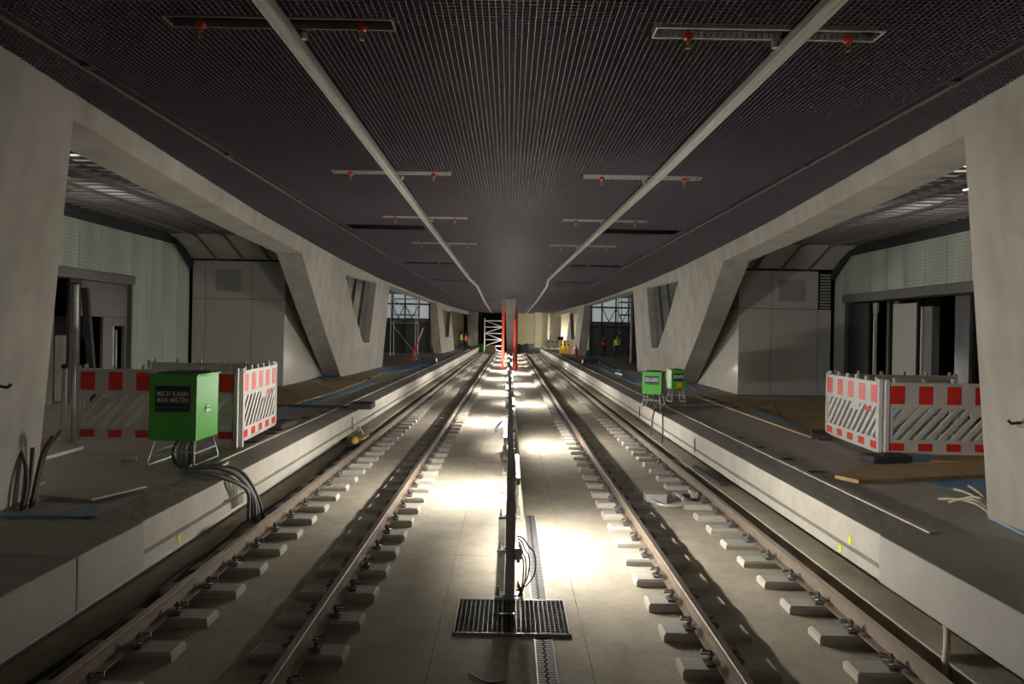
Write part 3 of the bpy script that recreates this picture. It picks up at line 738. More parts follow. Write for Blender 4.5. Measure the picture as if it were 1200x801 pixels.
# ------------------------------------------------------------------ green power boxes
def text_mesh(body, size, bold=.0):
    c = bpy.data.curves.new('txt', 'FONT'); c.body = body; c.size = size; c.align_x = 'LEFT'; c.extrude = .002; c.offset = bold; c.space_character = 1.08
    t = bpy.data.objects.new('txt', c); COL.objects.link(t)
    bpy.context.view_layer.update()
    me = bpy.data.meshes.new_from_object(t.evaluated_get(bpy.context.evaluated_depsgraph_get()))
    bpy.data.objects.remove(t); bpy.data.curves.remove(c)
    return me
def power_box(loc, rz, w, d, h, leg, lb, orange=False, latch=True, signx=0.0):
    o = empty('power_box', loc, rz)
    bd = MB().box(-w / 2, w / 2, -d / 2, d / 2, leg, leg + h).build('body', M_green, o, bevel=.008)
    MB().box(-w / 2 - .02, w / 2 + .02, -d / 2 - .02, d / 2 + .03, leg + h, leg + h + .03).build('lid', M_green, o, bevel=.006)
    MB().box(-w / 2 + .09, w / 2 - .09, -d / 2 + .05, d / 2 - .1, leg + h + .03, leg + h + .05).build('cable_hatch', M_dark, o)
    sw, sh = w * .72, h * .40; sx, sz = signx - sw / 2, leg + h * .45
    sg = MB().box(sx, sx + sw, -d / 2 - .012, -d / 2 - .0005, sz, sz + sh).build('sign', M_sign, o)
    for k, (tx, zz, ss) in enumerate((('MICH KANN', .60, .19), ('MAN MIETEN', .36, .19))):
        me = text_mesh(tx, sh * ss * 1.42, .0008)
        me.materials.append(M_ink)
        xs_ = [v.co.x for v in me.vertices]; wd = max(xs_) - min(xs_); f = sw * .9 / wd
        for v in me.vertices: v.co = Vector((v.co.x * f, v.co.y, v.co.z))
        t = share('lettering', me, sg); t.rotation_euler = (PI / 2, 0, 0); t.location = (sx + sw * .05, -d / 2 - .0125, sz + sh * zz)
    MB().box(sx + sw * .05, sx + sw * .60, -d / 2 - .014, -d / 2 - .0125, sz + sh * .14, sz + sh * .165).build('small_print_line', M_grey, sg)
    MB().box(sx + sw * .74, sx + sw * .95, -d / 2 - .014, -d / 2 - .0125, sz + sh * .13, sz + sh * .18).build('small_print_line', M_grey, sg)
    if orange: MB().box(-.05, .1, -d / 2 - .01, -d / 2 - .0005, leg + h * .12, leg + h * .36).build('warning_label', M_orange, o)
    if latch:
        MB().box(w / 2, w / 2 + .012, -.08, .06, leg + h * .42, leg + h * .52).build('latch', M_galv, o); MB().box(w / 2 + .012, w / 2 + .02, -.07, .05, leg + h * .47, leg + h * .49).build('latch_slot', M_dark, o)
    for sx_ in (-1, 1):       # bent tube trestles
        x = sx_ * (w / 2 - .06)
        MB().tube([(x, -d / 2 + .06, leg), (x + sx_ * .05, -d / 2 - .04, .05), (x + sx_ * .05, -d / 2 - .01, .015), (x + sx_ * .05, d / 2 + .01, .015), (x + sx_ * .05, d / 2 + .04, .05), (x, d / 2 - .06, leg)], .014, 6).build('leg', M_galv, o, smooth=True)
        MB().tube([(x + sx_ * .025, -d / 2 + .01, leg * .5), (x + sx_ * .025, d / 2 - .01, leg * .5)], .011, 6).build('stretcher', M_galv, o)
    MB().tube([(-w / 2 + .035, -d / 2 + .01, leg * .55), (w / 2 - .035, -d / 2 + .01, leg * .55)], .011, 6).build('stretcher', M_galv, o)
    for k in range(5): MB().lathe([(.03, leg - .06), (.03, leg)], (-.12 + .07 * k, .05, 0), 8).build('cable_gland', M_dark, o)
    tag(o, lb, 'power box', 'green site power boxes'); return o
power_box((-4.76, 10.05, PZ), 0, .68, .72, .92, .36, 'large green power box with black sign beside the left kerb')
power_box((4.0, 18.8, PZ), math.radians(-24), .52, .5, .58, .36, 'green power box with black sign on the right platform, nearer of the pair', latch=False)
power_box((4.98, 20.3, PZ), math.radians(4), .42, .45, .55, .38, 'green power box with orange label, behind the other on the right platform', orange=True, latch=False)

# ------------------------------------------------------------------ cables
def smooth_path(pts, n=6):
    P = [Vector(p) for p in pts]; out = []
    for i in range(len(P) - 1):
        a, b, c, d = P[max(i - 1, 0)], P[i], P[i + 1], P[min(i + 2, len(P) - 1)]
        for k in range(n):
            t = k / n
            out.append(.5 * ((2 * b) + (c - a) * t + (2 * a - 5 * b + 4 * c - d) * t * t + (3 * b - a - 3 * c + d) * t ** 3))
    return out + [P[-1]]
def cable(name, pts, r, mm, lb, cat='cable', grp=None, n=6):
    o = MB().tube(smooth_path(pts), r, n).build(name, mm, smooth=True); tag(o, lb, cat, grp); return o
zb = SL + .03
LC = [(-4.85, -.10, 'outermost'), (-4.78, .05, 'second'), (-4.72, .16, 'third'), (-4.66, .28, 'fourth'), (-4.62, .40, 'innermost')]
for i, (x, dy, nm) in enumerate(LC):
    hh = .12 + .09 * (i % 3)
    pts = [(x, 10.1, PZ + .34), (x - .02, 9.98 + dy * .3, PZ + .16), (x + .12, 9.75, PZ + .03), (-4.35, 9.35 - dy * .4, PZ + .03), (-3.98, 9.2 - dy, PZ + .05 + hh * .3), (-3.66, 9.35 - dy, PZ - .05 + hh * .2), (-3.50, 9.55 - dy * .8, .12 + .05 * i), (-3.42 - .03 * i, 9.65 - dy * .5, zb + .02 * i), (-3.36, 9.95 - dy * .2, zb)]
    cable('power_cable', pts, .022 if i % 2 else .026, M_cable if i in (0, 3) else M_cableg, '%s thick cable looping from the green box over the left kerb' % nm, grp='cables from the left green box')
for i, (x0, z0, mm, lb) in enumerate(((-3.60, .0, M_cable, 'black cable lying along the foot of the left kerb'), (-3.56, .02, M_cableg, 'grey cable lying along the foot of the left kerb'), (-3.5, 0, M_cable, 'thin black cable in the gap nearest the outer left rail'))):
    pts = []; y = 2.5
    while y < 16.5:
        pts.append((x0 + .05 * math.sin(y * 1.1 + i * 2) + .02 * math.sin(y * 3.1 + i), y, zb + z0 + .03 * (math.sin(y * .9 + i) > .6))); y += .7
    cable('ground_cable', pts, .022 - .004 * i, mm, lb)
for u, lb in ((0, 'left of the two dark cables hanging from the right green box'), (1, 'right of the two dark cables hanging from the right green box')):
    x = 3.98 + .08 * u
    cable('power_cable', [(x + .05, 18.75, PZ + .36), (x, 18.6, PZ + .12), (3.95 - .05 * u, 18.0 - .7 * u, PZ + .02), (3.78, 17.6 - .9 * u, PZ + .04), (3.70, 17.5 - 1.2 * u, .3), (3.66, 17.4 - 1.2 * u, zb)], .02, M_cable, lb)
for k in range(4):
    y0 = 18.9 + .9 * k
    cable('floor_cable', [(4.3 + .1 * k, y0, PZ + .016), (5.0, y0 - .3 + .2 * k, PZ + .016), (6.0, y0 + .4 * math.sin(k), PZ + .016), (7.1, y0 - .5 + .3 * k, PZ + .016)], .013, M_cable, ['thin black cable crossing the right platform right behind the near green box', 'second thin cable crossing the right platform behind the green boxes', 'third thin cable crossing the right platform behind the green boxes', 'farthest thin cable crossing the right platform behind the green boxes'][k])
# conduit stubs at the columns
for k in range(5):
    p = gp(1163, 604, PZ)
    e = [(1100, 588), (1118, 578), (1135, 576), (1112, 592), (1128, 590)][k]; q = gp(e[0], e[1], PZ)
    cable('conduit_stub', [(p.x + .02 * k, p.y + .02 * k, PZ + .01), ((p.x * .7 + q.x * .3), p.y * .7 + q.y * .3, PZ + .09 + .012 * k), (p.x * .35 + q.x * .65, p.y * .35 + q.y * .65, PZ + .09 + .01 * k), (q.x, q.y, PZ + .04 + .02 * (k % 3))], .016, M_conduit, ['longest beige conduit end fanning out at the right column foot', 'second beige conduit end from the front at the right column foot', 'beige conduit end lying highest at the right column foot', 'short front beige conduit end at the right column foot', 'short middle beige conduit end at the right column foot'][k], 'conduit', 'conduit ends at the right column')
for k, (u0, v0, dz, b) in enumerate(((10, 598, .62, -.14), (14, 596, .66, -.05), (22, 594, .78, .10), (25, 592, .82, .16))):
    p = gp(u0, v0, PZ)
    p.x += .13
    cable('conduit_stub', [(p.x, p.y, PZ), (p.x + .05, p.y, PZ + dz * .35), (p.x + .09 + b * .3, p.y, PZ + dz * .75), (p.x + .13 + b, p.y, PZ + dz)], .021, M_brown, ['leftmost brown conduit standing at the left column foot', 'second brown conduit from the left at the left column foot', 'third brown conduit curving up the left column foot', 'rightmost brown conduit curving up the left column foot'][k], 'conduit', 'conduits at the left column')

for s, yb, zb_, lb in ((-1, 6.72, 1.92, 'small steel bracket on the near left column'), (1, 6.9, 1.72, 'small steel bracket on the near right column')):
    o = empty('wall_bracket', (C + s * LW(yb, zb_), yb, zb_))
    MB().box(*sorted((-s * .0, s * .03)), -.06, .06, -.05, .05).build('plate', M_grey, o); MB().tube([(0, 0, 0), (-s * .1, 0, -.01), (-s * .13, 0, .02)], .016, 6).build('arm', M_dark, o)
    tag(o, lb, 'bracket')
# ------------------------------------------------------------------ boards, foil and loose pieces on the platforms
def slab_poly(name, px, z0, z1, mm, lb, cat, grp=None, bev=.004, kids=None):
    P = [gp(u, v, PZ) if not isinstance(u, tuple) else u for u, v in px]
    m = MB(); m.prism(None, [(p.x, p.y, z0) for p in P], [(p.x, p.y, z1) for p in P])
    o = m.build(name, mm, bevel=bev); tag(o, lb, cat, grp); return o
def rect_board(name, x0, x1, y0, y1, z0, z1, mm, lb, cat, rz=0, grp=None):
    o = MB().box(-(x1 - x0) / 2, (x1 - x0) / 2, -(y1 - y0) / 2, (y1 - y0) / 2, 0, z1 - z0).build(name, mm, bevel=.004)
    o.location = ((x0 + x1) / 2, (y0 + y1) / 2, z0); o.rotation_euler = (0, 0, rz); tag(o, lb, cat, grp); return o
slab_poly('osb_board', [(978, 561), (1006, 567), (1160, 560), (1170, 544), (1010, 549)], PZ + .005, PZ + .06, M_osb, 'thick brown wooden board lying before the right barrier', 'board')
slab_poly('osb_board', [(1090, 541), (1180, 545), (1185, 532), (1100, 531)], PZ + .003, PZ + .03, M_osb, 'brown board half under the right barrier', 'board')
slab_poly('plastic_foil', [(1090, 567), (1125, 577), (1170, 576), (1170, 563), (1110, 562)], PZ + .002, PZ + .008, M_foil, 'blue foil sheet beside the right column and wooden board', 'foil', bev=0)
slab_poly('plastic_foil', [(1048, 538), (1090, 541), (1095, 531), (1050, 531)], PZ + .002, PZ + .006, M_foil, 'blue foil scrap under the right barrier corner', 'foil', bev=0)
slab_poly('plastic_foil', [(1154, 598), (1160, 608), (1200, 628), (1215, 625), (1168, 600)], PZ + .002, PZ + .03, M_foilp, 'pale blue foil strip around the right column foot', 'foil', bev=0)
slab_poly('plastic_foil', [(40, 585), (40, 577), (0, 594), (-20, 605), (-15, 614), (0, 606)], PZ + .002, PZ + .03, M_foilp, 'pale blue foil strip around the left column foot', 'foil', bev=0)
slab_poly('plastic_foil', [(0, 609), (112, 609), (114, 600), (108, 594), (85, 600), (60, 606), (0, 603)], PZ + .037, PZ + .045, M_foilp, 'pale blue foil sheet lying before the grey plate on the left', 'foil', bev=0)
slab_poly('cover_plate', [(42, 587), (108, 592), (172, 576), (112, 571)], PZ + .05, PZ + .075, M_plat, 'flat grey plate lying on the left platform by the column', 'plate')
slab_poly('timber_batten', [(46, 541), (98, 526), (97, 521), (45, 534)], PZ + .002, PZ + .05, M_kerb, 'pale batten on the floor between left column and barrier', 'batten')
slab_poly('timber_batten', [(40, 569), (53, 563), (53, 566), (41, 572)], PZ + .002, PZ + .03, M_wood, 'small timber offcut beside the left column', 'batten')
slab_poly('timber_batten', [(258, 546), (268, 540), (268, 543), (260, 549)], PZ + .002, PZ + .04, M_wood, 'short yellow timber piece at the right foot of the left green box', 'batten')
slab_poly('timber_batten', [(143, 541), (160, 541), (161, 537), (144, 537)], PZ + .002, PZ + .04, M_kerb, 'short pale stone piece left of the left green box', 'batten')
slab_poly('timber_batten', [(47, 523), (76, 515), (76, 511), (47, 517)], PZ + .002, PZ + .05, M_osb, 'yellow wooden plank end between left column and prop', 'batten')
# boards and foil along the V columns
LBD = [((322, 482), (356, 471), (331, 456), (322, 458)), ((357, 470.5), (392, 460), (362, 448), (333, 455.5)), ((394, 459), (420, 449), (403, 443.5), (368, 449)), ((421, 448.5), (446, 439), (443, 434.5), (405, 443))]
for k, q in enumerate(LBD):
    slab_poly('osb_board', q, PZ + .002, PZ + .024, M_osb, ['brown board on the left platform nearest the barrier, before the kiosk', 'second brown board along the kiosk on the left platform', 'third brown board on the left platform at the slanted column', 'fourth brown board on the left platform under the slit window'][k], 'board', 'boards along the left wall')
slab_poly('plastic_foil', [(320, 483), (330, 479), (402, 456), (432, 447), (440, 449), (408, 460), (332, 485), (320, 489)], PZ + .003, PZ + .008, M_foil, 'blue foil strip edging the boards on the left platform', 'foil', bev=0)
slab_poly('plastic_foil', [(446, 432), (470, 430), (500, 424), (520, 417), (522, 419), (502, 427), (474, 434), (447, 437)], PZ + .003, PZ + .010, M_foil, 'blue foil strip beyond the slit window on the left platform', 'foil', bev=0)
slab_poly('plastic_foil', [(376, 441), (388, 438), (397, 440), (380, 446)], PZ + .026, PZ + .05, M_foil, 'crumpled blue foil at the foot of the left slanted column', 'foil', bev=0)
RBD = [((824, 461), (862, 466), (905, 470), (870, 480)), ((907, 470.5), (965, 469), (968, 490), (918, 490)), ((872, 481), (905, 471), (916, 491), (948, 507), (930, 506)), ((920, 491), (968, 491), (968, 508), (950, 507))]
for k, q in enumerate(RBD):
    slab_poly('osb_board', q, PZ + .002, PZ + .022, M_osb, ['brown board on the right platform at the kiosk corner', 'brown board on the right platform before the kiosk front', 'brown board on the right platform beside the blue foil', 'brown board on the right platform next to the barrier'][k], 'board', 'boards on the right platform')
slab_poly('plastic_foil', [(866, 480), (880, 479), (940, 500), (925, 500)], PZ + .024, PZ + .03, M_foilp, 'pale blue foil strip on the boards of the right platform', 'foil', bev=0)
slab_poly('timber_batten', [(815, 465), (818, 464), (962, 514), (958, 516)], PZ + .003, PZ + .03, M_wood, 'long thin timber batten edging the boards on the right platform', 'batten')
slab_poly('plastic_foil', [(676, 411), (690, 417), (715, 430), (745, 444), (758, 450), (742, 449), (708, 433), (686, 421)], PZ + .003, PZ + .012, M_foil, 'blue foil strip running along the far right platform', 'foil', bev=0)
slab_poly('plastic_foil', [(808, 452), (822, 452), (832, 458), (815, 458)], PZ + .023, PZ + .04, M_foilp, 'pale foil scrap at the foot of the right slanted column', 'foil', bev=0)
slab_poly('cover_plate', [(721, 438), (729, 440), (727, 434), (722, 434)], PZ + .002, PZ + .08, M_white, 'pale folded sheet on the far right platform', 'sheet')
for u, v, sx, lb in ((692, 426, .5, 'black box with white ends on the far right platform'), (502, 424, .5, 'black box on the far left platform beside the blue foil')):
    p = gp(u, v, PZ); o = empty('tool_case', (p.x, p.y, PZ)); MB().box(-sx, sx, -.2, .2, 0, .28).build('body', M_rubber, o, bevel=.03); MB().tube([(-.15, 0, .28), (-.12, 0, .36), (.12, 0, .36), (.15, 0, .28)], .02, 5).build('handle', M_dark, o)
    for e in (-1, 1): MB().box(e * sx - .02, e * sx + .02, -.19, .19, .02, .26).build('end_plate', M_white, o)
    tag(o, lb, 'tool case')
# dark trough laid on the left kerb edge
o = empty('cable_duct', (-4.35, 15.5, PZ)); p = gp(424, 478, PZ); o.location = (p.x, p.y, PZ)
MB().box(-.28, .28, -.3, .3, 0, .14).build('end_box', M_rubber, o, bevel=.01); MB().box(-2.7, -.28, -.1, .1, 0, .05).build('lid', M_dark, o)
tag(o, 'dark flat duct with a block end lying across the left platform edge', 'duct')
p = gp(420, 444, PZ); o = empty('cable_duct', (p.x, p.y, PZ)); MB().box(-1.6, .3, -.15, .15, 0, .08).build('lid', M_grey, o, bevel=.01); MB().box(.3, .5, -.12, .12, 0, .07).build('end_box', M_rubber, o)
tag(o, 'grey duct lying at the edge of the boards by the slit window', 'duct')

# ------------------------------------------------------------------ pieces by the rails
p = gp(440, 497, SL)
o = empty('rail_tool', (-3.44, 15.6, SL), .0)
MB().box(-.12, .12, -.35, -.02, 0, .2).build('motor_housing', M_rubber, o, bevel=.03); MB().lathe([(.05, .2), (.085, .24), (.07, .33), (.03, .36)], (0, -.2, 0), 10).build('cap', M_ytool, o)
MB().box(-.1, .1, .25, .95, .10, .25).build('guard', M_ytool, o, bevel=.03); MB().tube([(0, .9, .2), (-.12, .9, .38), (-.14, .7, .46), (-.05, .45, .4)], .02, 6).build('handle', M_conduit, o, smooth=True); MB().box(-.1, .1, -.02, .26, .02, .12).build('bed', M_dark, o)
tag(o, 'small yellow and black machine lying beside the outer left rail', 'machine')
o = empty('track_box', (2.5, 11.35, SL))
MB().box(-.2, .14, -.12, .12, 0, .15).build('housing', M_galv, o, bevel=.01); MB().box(-.21, .15, -.13, .13, .15, .165).build('lid', M_galv, o)
MB().tube(smooth_path([(-.1, -.12, .06), (-.05, -.28, .05), (.15, -.36, .04), (.34, -.3, .05), (.42, -.1, .09), (.36, .05, .12), (.42, .1, .1)]), .032, 8).build('hose', M_galv, o, smooth=True)
MB().tube([(.42, .1, .1), (.66, .22, .08)], .03, 8).build('fitting', M_dark, o)
tag(o, 'grey metal box with bent hose between the rails of the right track', 'track box')
o = empty('rail_contact', (3.22, 11.55, SL)); MB().box(-.12, .0, -.1, .1, .05, .16).build('sensor', M_alu, o, bevel=.015); MB().tube([(-.35, -.12, .1), (-.12, 0, .1)], .02, 6).build('cable_end', M_galv, o)
tag(o, 'small silver sensor clamped to the outer right rail', 'sensor')
o = empty('bent_conduit', (3.53, 5.45, SL)); MB().tube(smooth_path([(.52, 1.0, .27), (.47, .85, .32), (.35, .55, .31), (.17, .25, .26), (.03, .05, .19), (0, 0, .02)]), .028, 8).build('pipe', M_conduit, o, smooth=True); MB().lathe([(.036, 0), (.036, .03)], (0, 0, 0), 8).build('collar', M_dark, o)
tag(o, 'pale bent conduit rising beside the near right kerb', 'conduit')
o = MB().bar((3.62, 13.2, .0), (3.70, 11.7, -.02), .09, .06).build('dark_plank', M_rubber, bevel=.01); tag(o, 'dark plank lying in the gap beside the right kerb', 'plank')
o = MB().bar((3.49, 14.2, -.1), (3.55, 13.4, -.1), .1, .1).build('cable_sleeve', M_galv, bevel=.02); tag(o, 'grey sleeve lying beyond the dark plank by the right rail', 'sleeve')
o = MB().tube(smooth_path([(-.28, 5.55, SL + .01), (-.12, 5.42, SL + .012), (.02, 5.44, SL + .01)]), .008, 5).build('wire_piece', M_cable); tag(o, 'short dark wire lying on the slab left of the slot drain', 'wire')
# yellow survey marks sprayed on the kerbs
for x, y, z, lb in ((C + 3.742, 7.75, .15, 'yellow spray mark on the lower face of the right kerb'), (C + 3.747, 7.55, .31, 'small yellow spray mark on the upper face of the right kerb'), (C - 3.742, 7.69, .15, 'yellow spray mark on the left kerb')):
    s = 1 if x > 0 else -1
    m = MB(); pts = [(math.cos(a) * (.05 if k % 2 else .03), math.sin(a) * (.06 if k % 2 else .035)) for k, a in enumerate([2 * PI * j / 10 for j in range(10)])]
    m.prism(None, [(x - s * .001, y + a, z + b) for a, b in pts], [(x - s * .004, y + a, z + b) for a, b in pts])
    o = m.build('spray_mark', mat('spray_yellow', (.75, .85, .02), .7) if 'spray_yellow' not in MATS else MATS['spray_yellow']); tag(o, lb, 'paint mark')
for x, y, lb in ((3.73, 13.6, 'thin peg standing at the right kerb, nearer one'), (3.72, 19.3, 'thin peg standing at the right kerb, farther one'), (-3.62, 15.9, 'thin peg standing at the left kerb by the yellow machine')):
    o = MB().lathe([(.012, 0), (.012, .28), (.004, .3)], (x, y, .2 if x > 0 else .2), 6).build('marker_peg', M_dark); tag(o, lb, 'peg')

# ------------------------------------------------------------------ centre pillar with red boards
o = empty('centre_pillar', (.06, 52, SL))
m = MB(); m.hexa([Vector(q) for q in ((-.16, -.3, 0), (.16, -.3, 0), (.16, .5, 0), (-.16, .5, 0), (-.42, -.3, 5.3), (.42, -.3, 5.3), (.42, .5, 5.3), (-.42, .5, 5.3))]); m.build('shaft', M_wall, o)
MB().box(-.3, .3, -.5, .7, 0, .12).build('footing', M_wall, o)
tag(o, 'tapering concrete pillar standing on the median between the tracks', 'pillar')
for x, y, z0, z1, lb in ((-.46, 50.2, -.2, 4.35, 'tall red board left of the centre pillar'), (.40, 50.2, -.2, 3.4, 'tall red board right of the centre pillar'), (.56, 53.5, -.2, 4.3, 'farther red board on the right behind the centre pillar')):
    o = empty('red_board', (x, y, SL)); MB().box(-.1, .1, -.6, .6, .02, z1 - SL).build('board', M_redp, o, bevel=.02); MB().box(-.13, .13, -.5, .5, 0, .06).build('foot', M_dark, o); MB().box(-.04 , .04, -.64, -.6, .2, z1 - SL - .3).build('edge_strip', M_redp, o)
    tag(o, lb, 'board', 'red boards at the centre pillar')

# ------------------------------------------------------------------ scaffolds and far things
def scaffold(loc, w, d, hs, mm, lb, rz=0, planks=True, brace=True, r=.03):
    o = empty('scaffold', loc, rz); H = hs[-1] + .3
    for x in (0, w):
        for y in (0, d): MB().tube([(x, y, .05), (x, y, H)], r, 6).build('standard', mm, o); MB().lathe([(.09, 0), (.09, .03), (.03, .05)], (x, y, 0), 6).build('base_plate', mm, o)
    for h in hs:
        for y in (0, d): MB().tube([(0, y, h), (w, y, h)], r * .9, 5).build('ledger', mm, o)
        for x in (0, w): MB().tube([(x, 0, h), (x, d, h)], r * .9, 5).build('ledger', mm, o)
    if planks:
        for h in hs[:-1]:
            for k in range(2): MB().box(.02, w - .02, .04 + k * d / 2, d / 2 + k * d / 2 - .03, h + .02, h + .06).build('plank', M_wood if mm is M_white else M_grey, o)
    if brace:
        z0 = .2
        for i, h in enumerate(hs):
            MB().tube([(0 if i % 2 else w, 0, z0), (w if i % 2 else 0, 0, h)], r * .8, 5).build('brace', mm, o); z0 = h
    tag(o, lb, 'scaffold'); return o
scaffold((-9.05, 52, PZ), 1.9, 1.4, [2.5, 3.1, 4.35], M_galv, 'grey scaffold tower in the opening past the left slit window')
scaffold((8.5, 52, PZ), 2.6, 1.4, [2.0, 3.4, 4.4], M_dark, 'dark scaffold frame in the opening past the right slit window')
scaffold((-3.15, 86, SL), 2.3, 1.5, [.9, 1.7, 2.5, 3.3, 4.1], M_white, 'white scaffold tower across the far end of the left track', r=.06)
p = gp(483, 421, PZ); o = empty('marker_pole', (p.x, p.y, PZ))
MB().box(-.3, .3, -.2, .2, 0, .12).build('foot', M_redp, o, bevel=.03); MB().bar((0, 0, .12), (.35, 0, 1.15), .2, .1).build('red_panel', M_red, o); MB().bar((.35, 0, 1.15), (.7, 0, 2.1), .12, .06).build('white_panel', M_white, o)
tag(o, 'leaning red and white marker pole on the far left platform', 'marker pole')
# far barriers
for k in range(3):
    o = empty('barrier', (4.3 + .9 * k, 78 - .3 * k, PZ)); MB().box(0, .86, -.03, .03, .2, 1.1).build('board', M_white, o)
    for j in range(2): MB().box(.1 + .4 * j, .32 + .4 * j, -.035, .035, .8, 1.05).build('red_stripe', M_red, o)
    for j in (0, .8): MB().box(j, j + .06, -.04, .04, 0, 1.15).build('post', M_white, o)
    for j in range(3): MB().box(.1 + .25 * j, .2 + .25 * j, -.035, .035, .3, .7).build('slat', M_galv, o)
    tag(o, ['far red and white barrier nearest the track on the right platform', 'middle one of three far red and white barriers on the right', 'far red and white barrier next to the yellow barriers'][k], 'barrier', 'far barriers on the right platform')
for k in range(3):
    o = empty('yellow_barrier', (4.75 + .34 * k, 64.5, PZ)); MB().box(0, .3, -.05, .05, .12, 1.1).build('panel', M_yellow, o, bevel=.03); MB().box(0, .3, -.2, .2, 0, .12).build('foot', M_yellow, o); MB().box(.08, .22, -.06, .06, .75, .9).build('grip_hole', M_dark, o)
    tag(o, ['left one of three bright yellow barriers on the far right platform', 'middle one of three bright yellow barriers on the far right platform', 'right one of three bright yellow barriers on the far right platform'][k], 'barrier', 'yellow barriers on the far platform')
p = gp(675, 418.5, PZ); o = empty('fire_extinguisher', (p.x, p.y, PZ)); MB().lathe([(.15, 0), (.15, .6), (.1, .72), (.05, .78), (.05, .9)], (0, 0, 0), 10).build('cylinder', M_redp, o, smooth=True); MB().box(-.12, .06, -.03, .03, .9, .98).build('valve', M_dark, o)
tag(o, 'red cylinder standing at the second right column', 'cylinder')
o = empty('waste_bin', (-3.55, 84.6, -.1)); MB().hexa([Vector(q) for q in ((-.25, -.3, 0), (.25, -.3, 0), (.25, .3, 0), (-.25, .3, 0), (-.3, -.36, 1.1), (.3, -.36, 1.1), (.3, .36, 1.1), (-.3, .36, 1.1))]).build('tub', mat('bin_green', (.02, .22, .03), .5), o, bevel=.03); MB().box(-.32, .32, -.38, .38, 1.1, 1.18).build('lid', MATS['bin_green'], o, bevel=.02)
o.location.z = SL
tag(o, 'green wheeled bin beside the far white scaffold', 'bin')
o = empty('crate_stack', (-2.3, 84, SL)); MB().box(-.7, .7, -.4, .4, .0, .7).build('crate', M_wood, o, bevel=.02); MB().box(-.55, .6, -.35, .35, .7, 1.05).build('crate', M_osb, o, bevel=.02)
tag(o, 'stacked wooden crates before the far white scaffold', 'crate')
o = empty('covered_pile', (2.3, 89, SL))
m = MB(); r = random.Random(9); n = 12
for i in range(n + 1):
    for j in range(7):
        x = -1.9 + 3.8 * i / n; h = 1.25 * math.sin(PI * j / 6) ** .5 * (1 - .25 * abs(i / n - .7)) if 0 < j < 6 else 0
        m.v.append((x, -.8 + 1.6 * j / 6, h * (1 + .1 * math.sin(i * 1.9 + j))))
m.f += [(i * 7 + j, i * 7 + j + 1, (i + 1) * 7 + j + 1, (i + 1) * 7 + j) for i in range(n) for j in range(6)]
m.build('tarpaulin', mat('dark_tarp', (.006, .007, .014), .6), o, smooth=True); MB().box(-1.8, 1.8, -.5, .5, 0, .6).build('core', M_dark, o)
tag(o, 'dark tarpaulin covered pile across the far right track', 'pile')
# floodlight behind the far barriers
o = empty('floodlight', (6.0, 80.0, PZ)); MB().tube([(0, 0, 0), (0, 0, 1.0)], .03, 6).build('stand', M_dark, o); MB().box(-.3, .3, -.3, .3, 0, .03).build('foot', M_dark, o)
MB().box(-.35, .35, -.1, .06, 1.0, 1.5).build('housing', M_dark, o); MB().box(-.3, .3, .061, .07, 1.04, 1.46).build('lens', mat('flood_glow', (1, .93, .72), .5, emit=200), o)
tag(o, 'bright floodlight on the right platform behind the far barriers', 'floodlight')
o = empty('floodlight', (3.6, 87.6, PZ)); MB().tube([(0, 0, 0), (0, 0, 1.5)], .03, 6).build('stand', M_dark, o); MB().box(-.3, .3, -.3, .3, 0, .03).build('foot', M_dark, o)
MB().box(-.35, .35, -.1, .06, 1.5, 2.0).build('housing', M_dark, o); MB().box(-.3, .3, .061, .07, 1.54, 1.96).build('lens', MATS['flood_glow'], o)
tag(o, 'floodlight behind the beige pier at the far end of the right platform', 'floodlight')
# lamps above the lobby slats; nearer pair unseen, added to light barrier fronts
M_fill = mat('fill_lamp_glow', (1, .95, .87), .5, emit=LAMP); M_lamp2 = mat('weak_lamp_glow', (1, .95, .87), .5, emit=LAMP * .16)
for s, nm, ly, ex in ((-1, 'left', 14.0, 'farther'), (1, 'right', 14.0, 'farther'), (-1, 'left', 6.2, 'added unseen'), (1, 'right', 6.2, 'added unseen')):
    o = empty('lobby_lamp', (C + s * (9.6 if ly > 10 else 8.2), ly, 5.62)); MB().box(-.1, .1, -.6, .6, 0, .08).build('housing', M_white, o); MB().box(-.08, .08, -.55, .55, .081, .1).build('diffuser', M_fill if ly < 10 else M_lamp2, o)
    tag(o, '%s work lamp lying above the slats of the %s lobby ceiling' % (ex, nm), 'lamp')

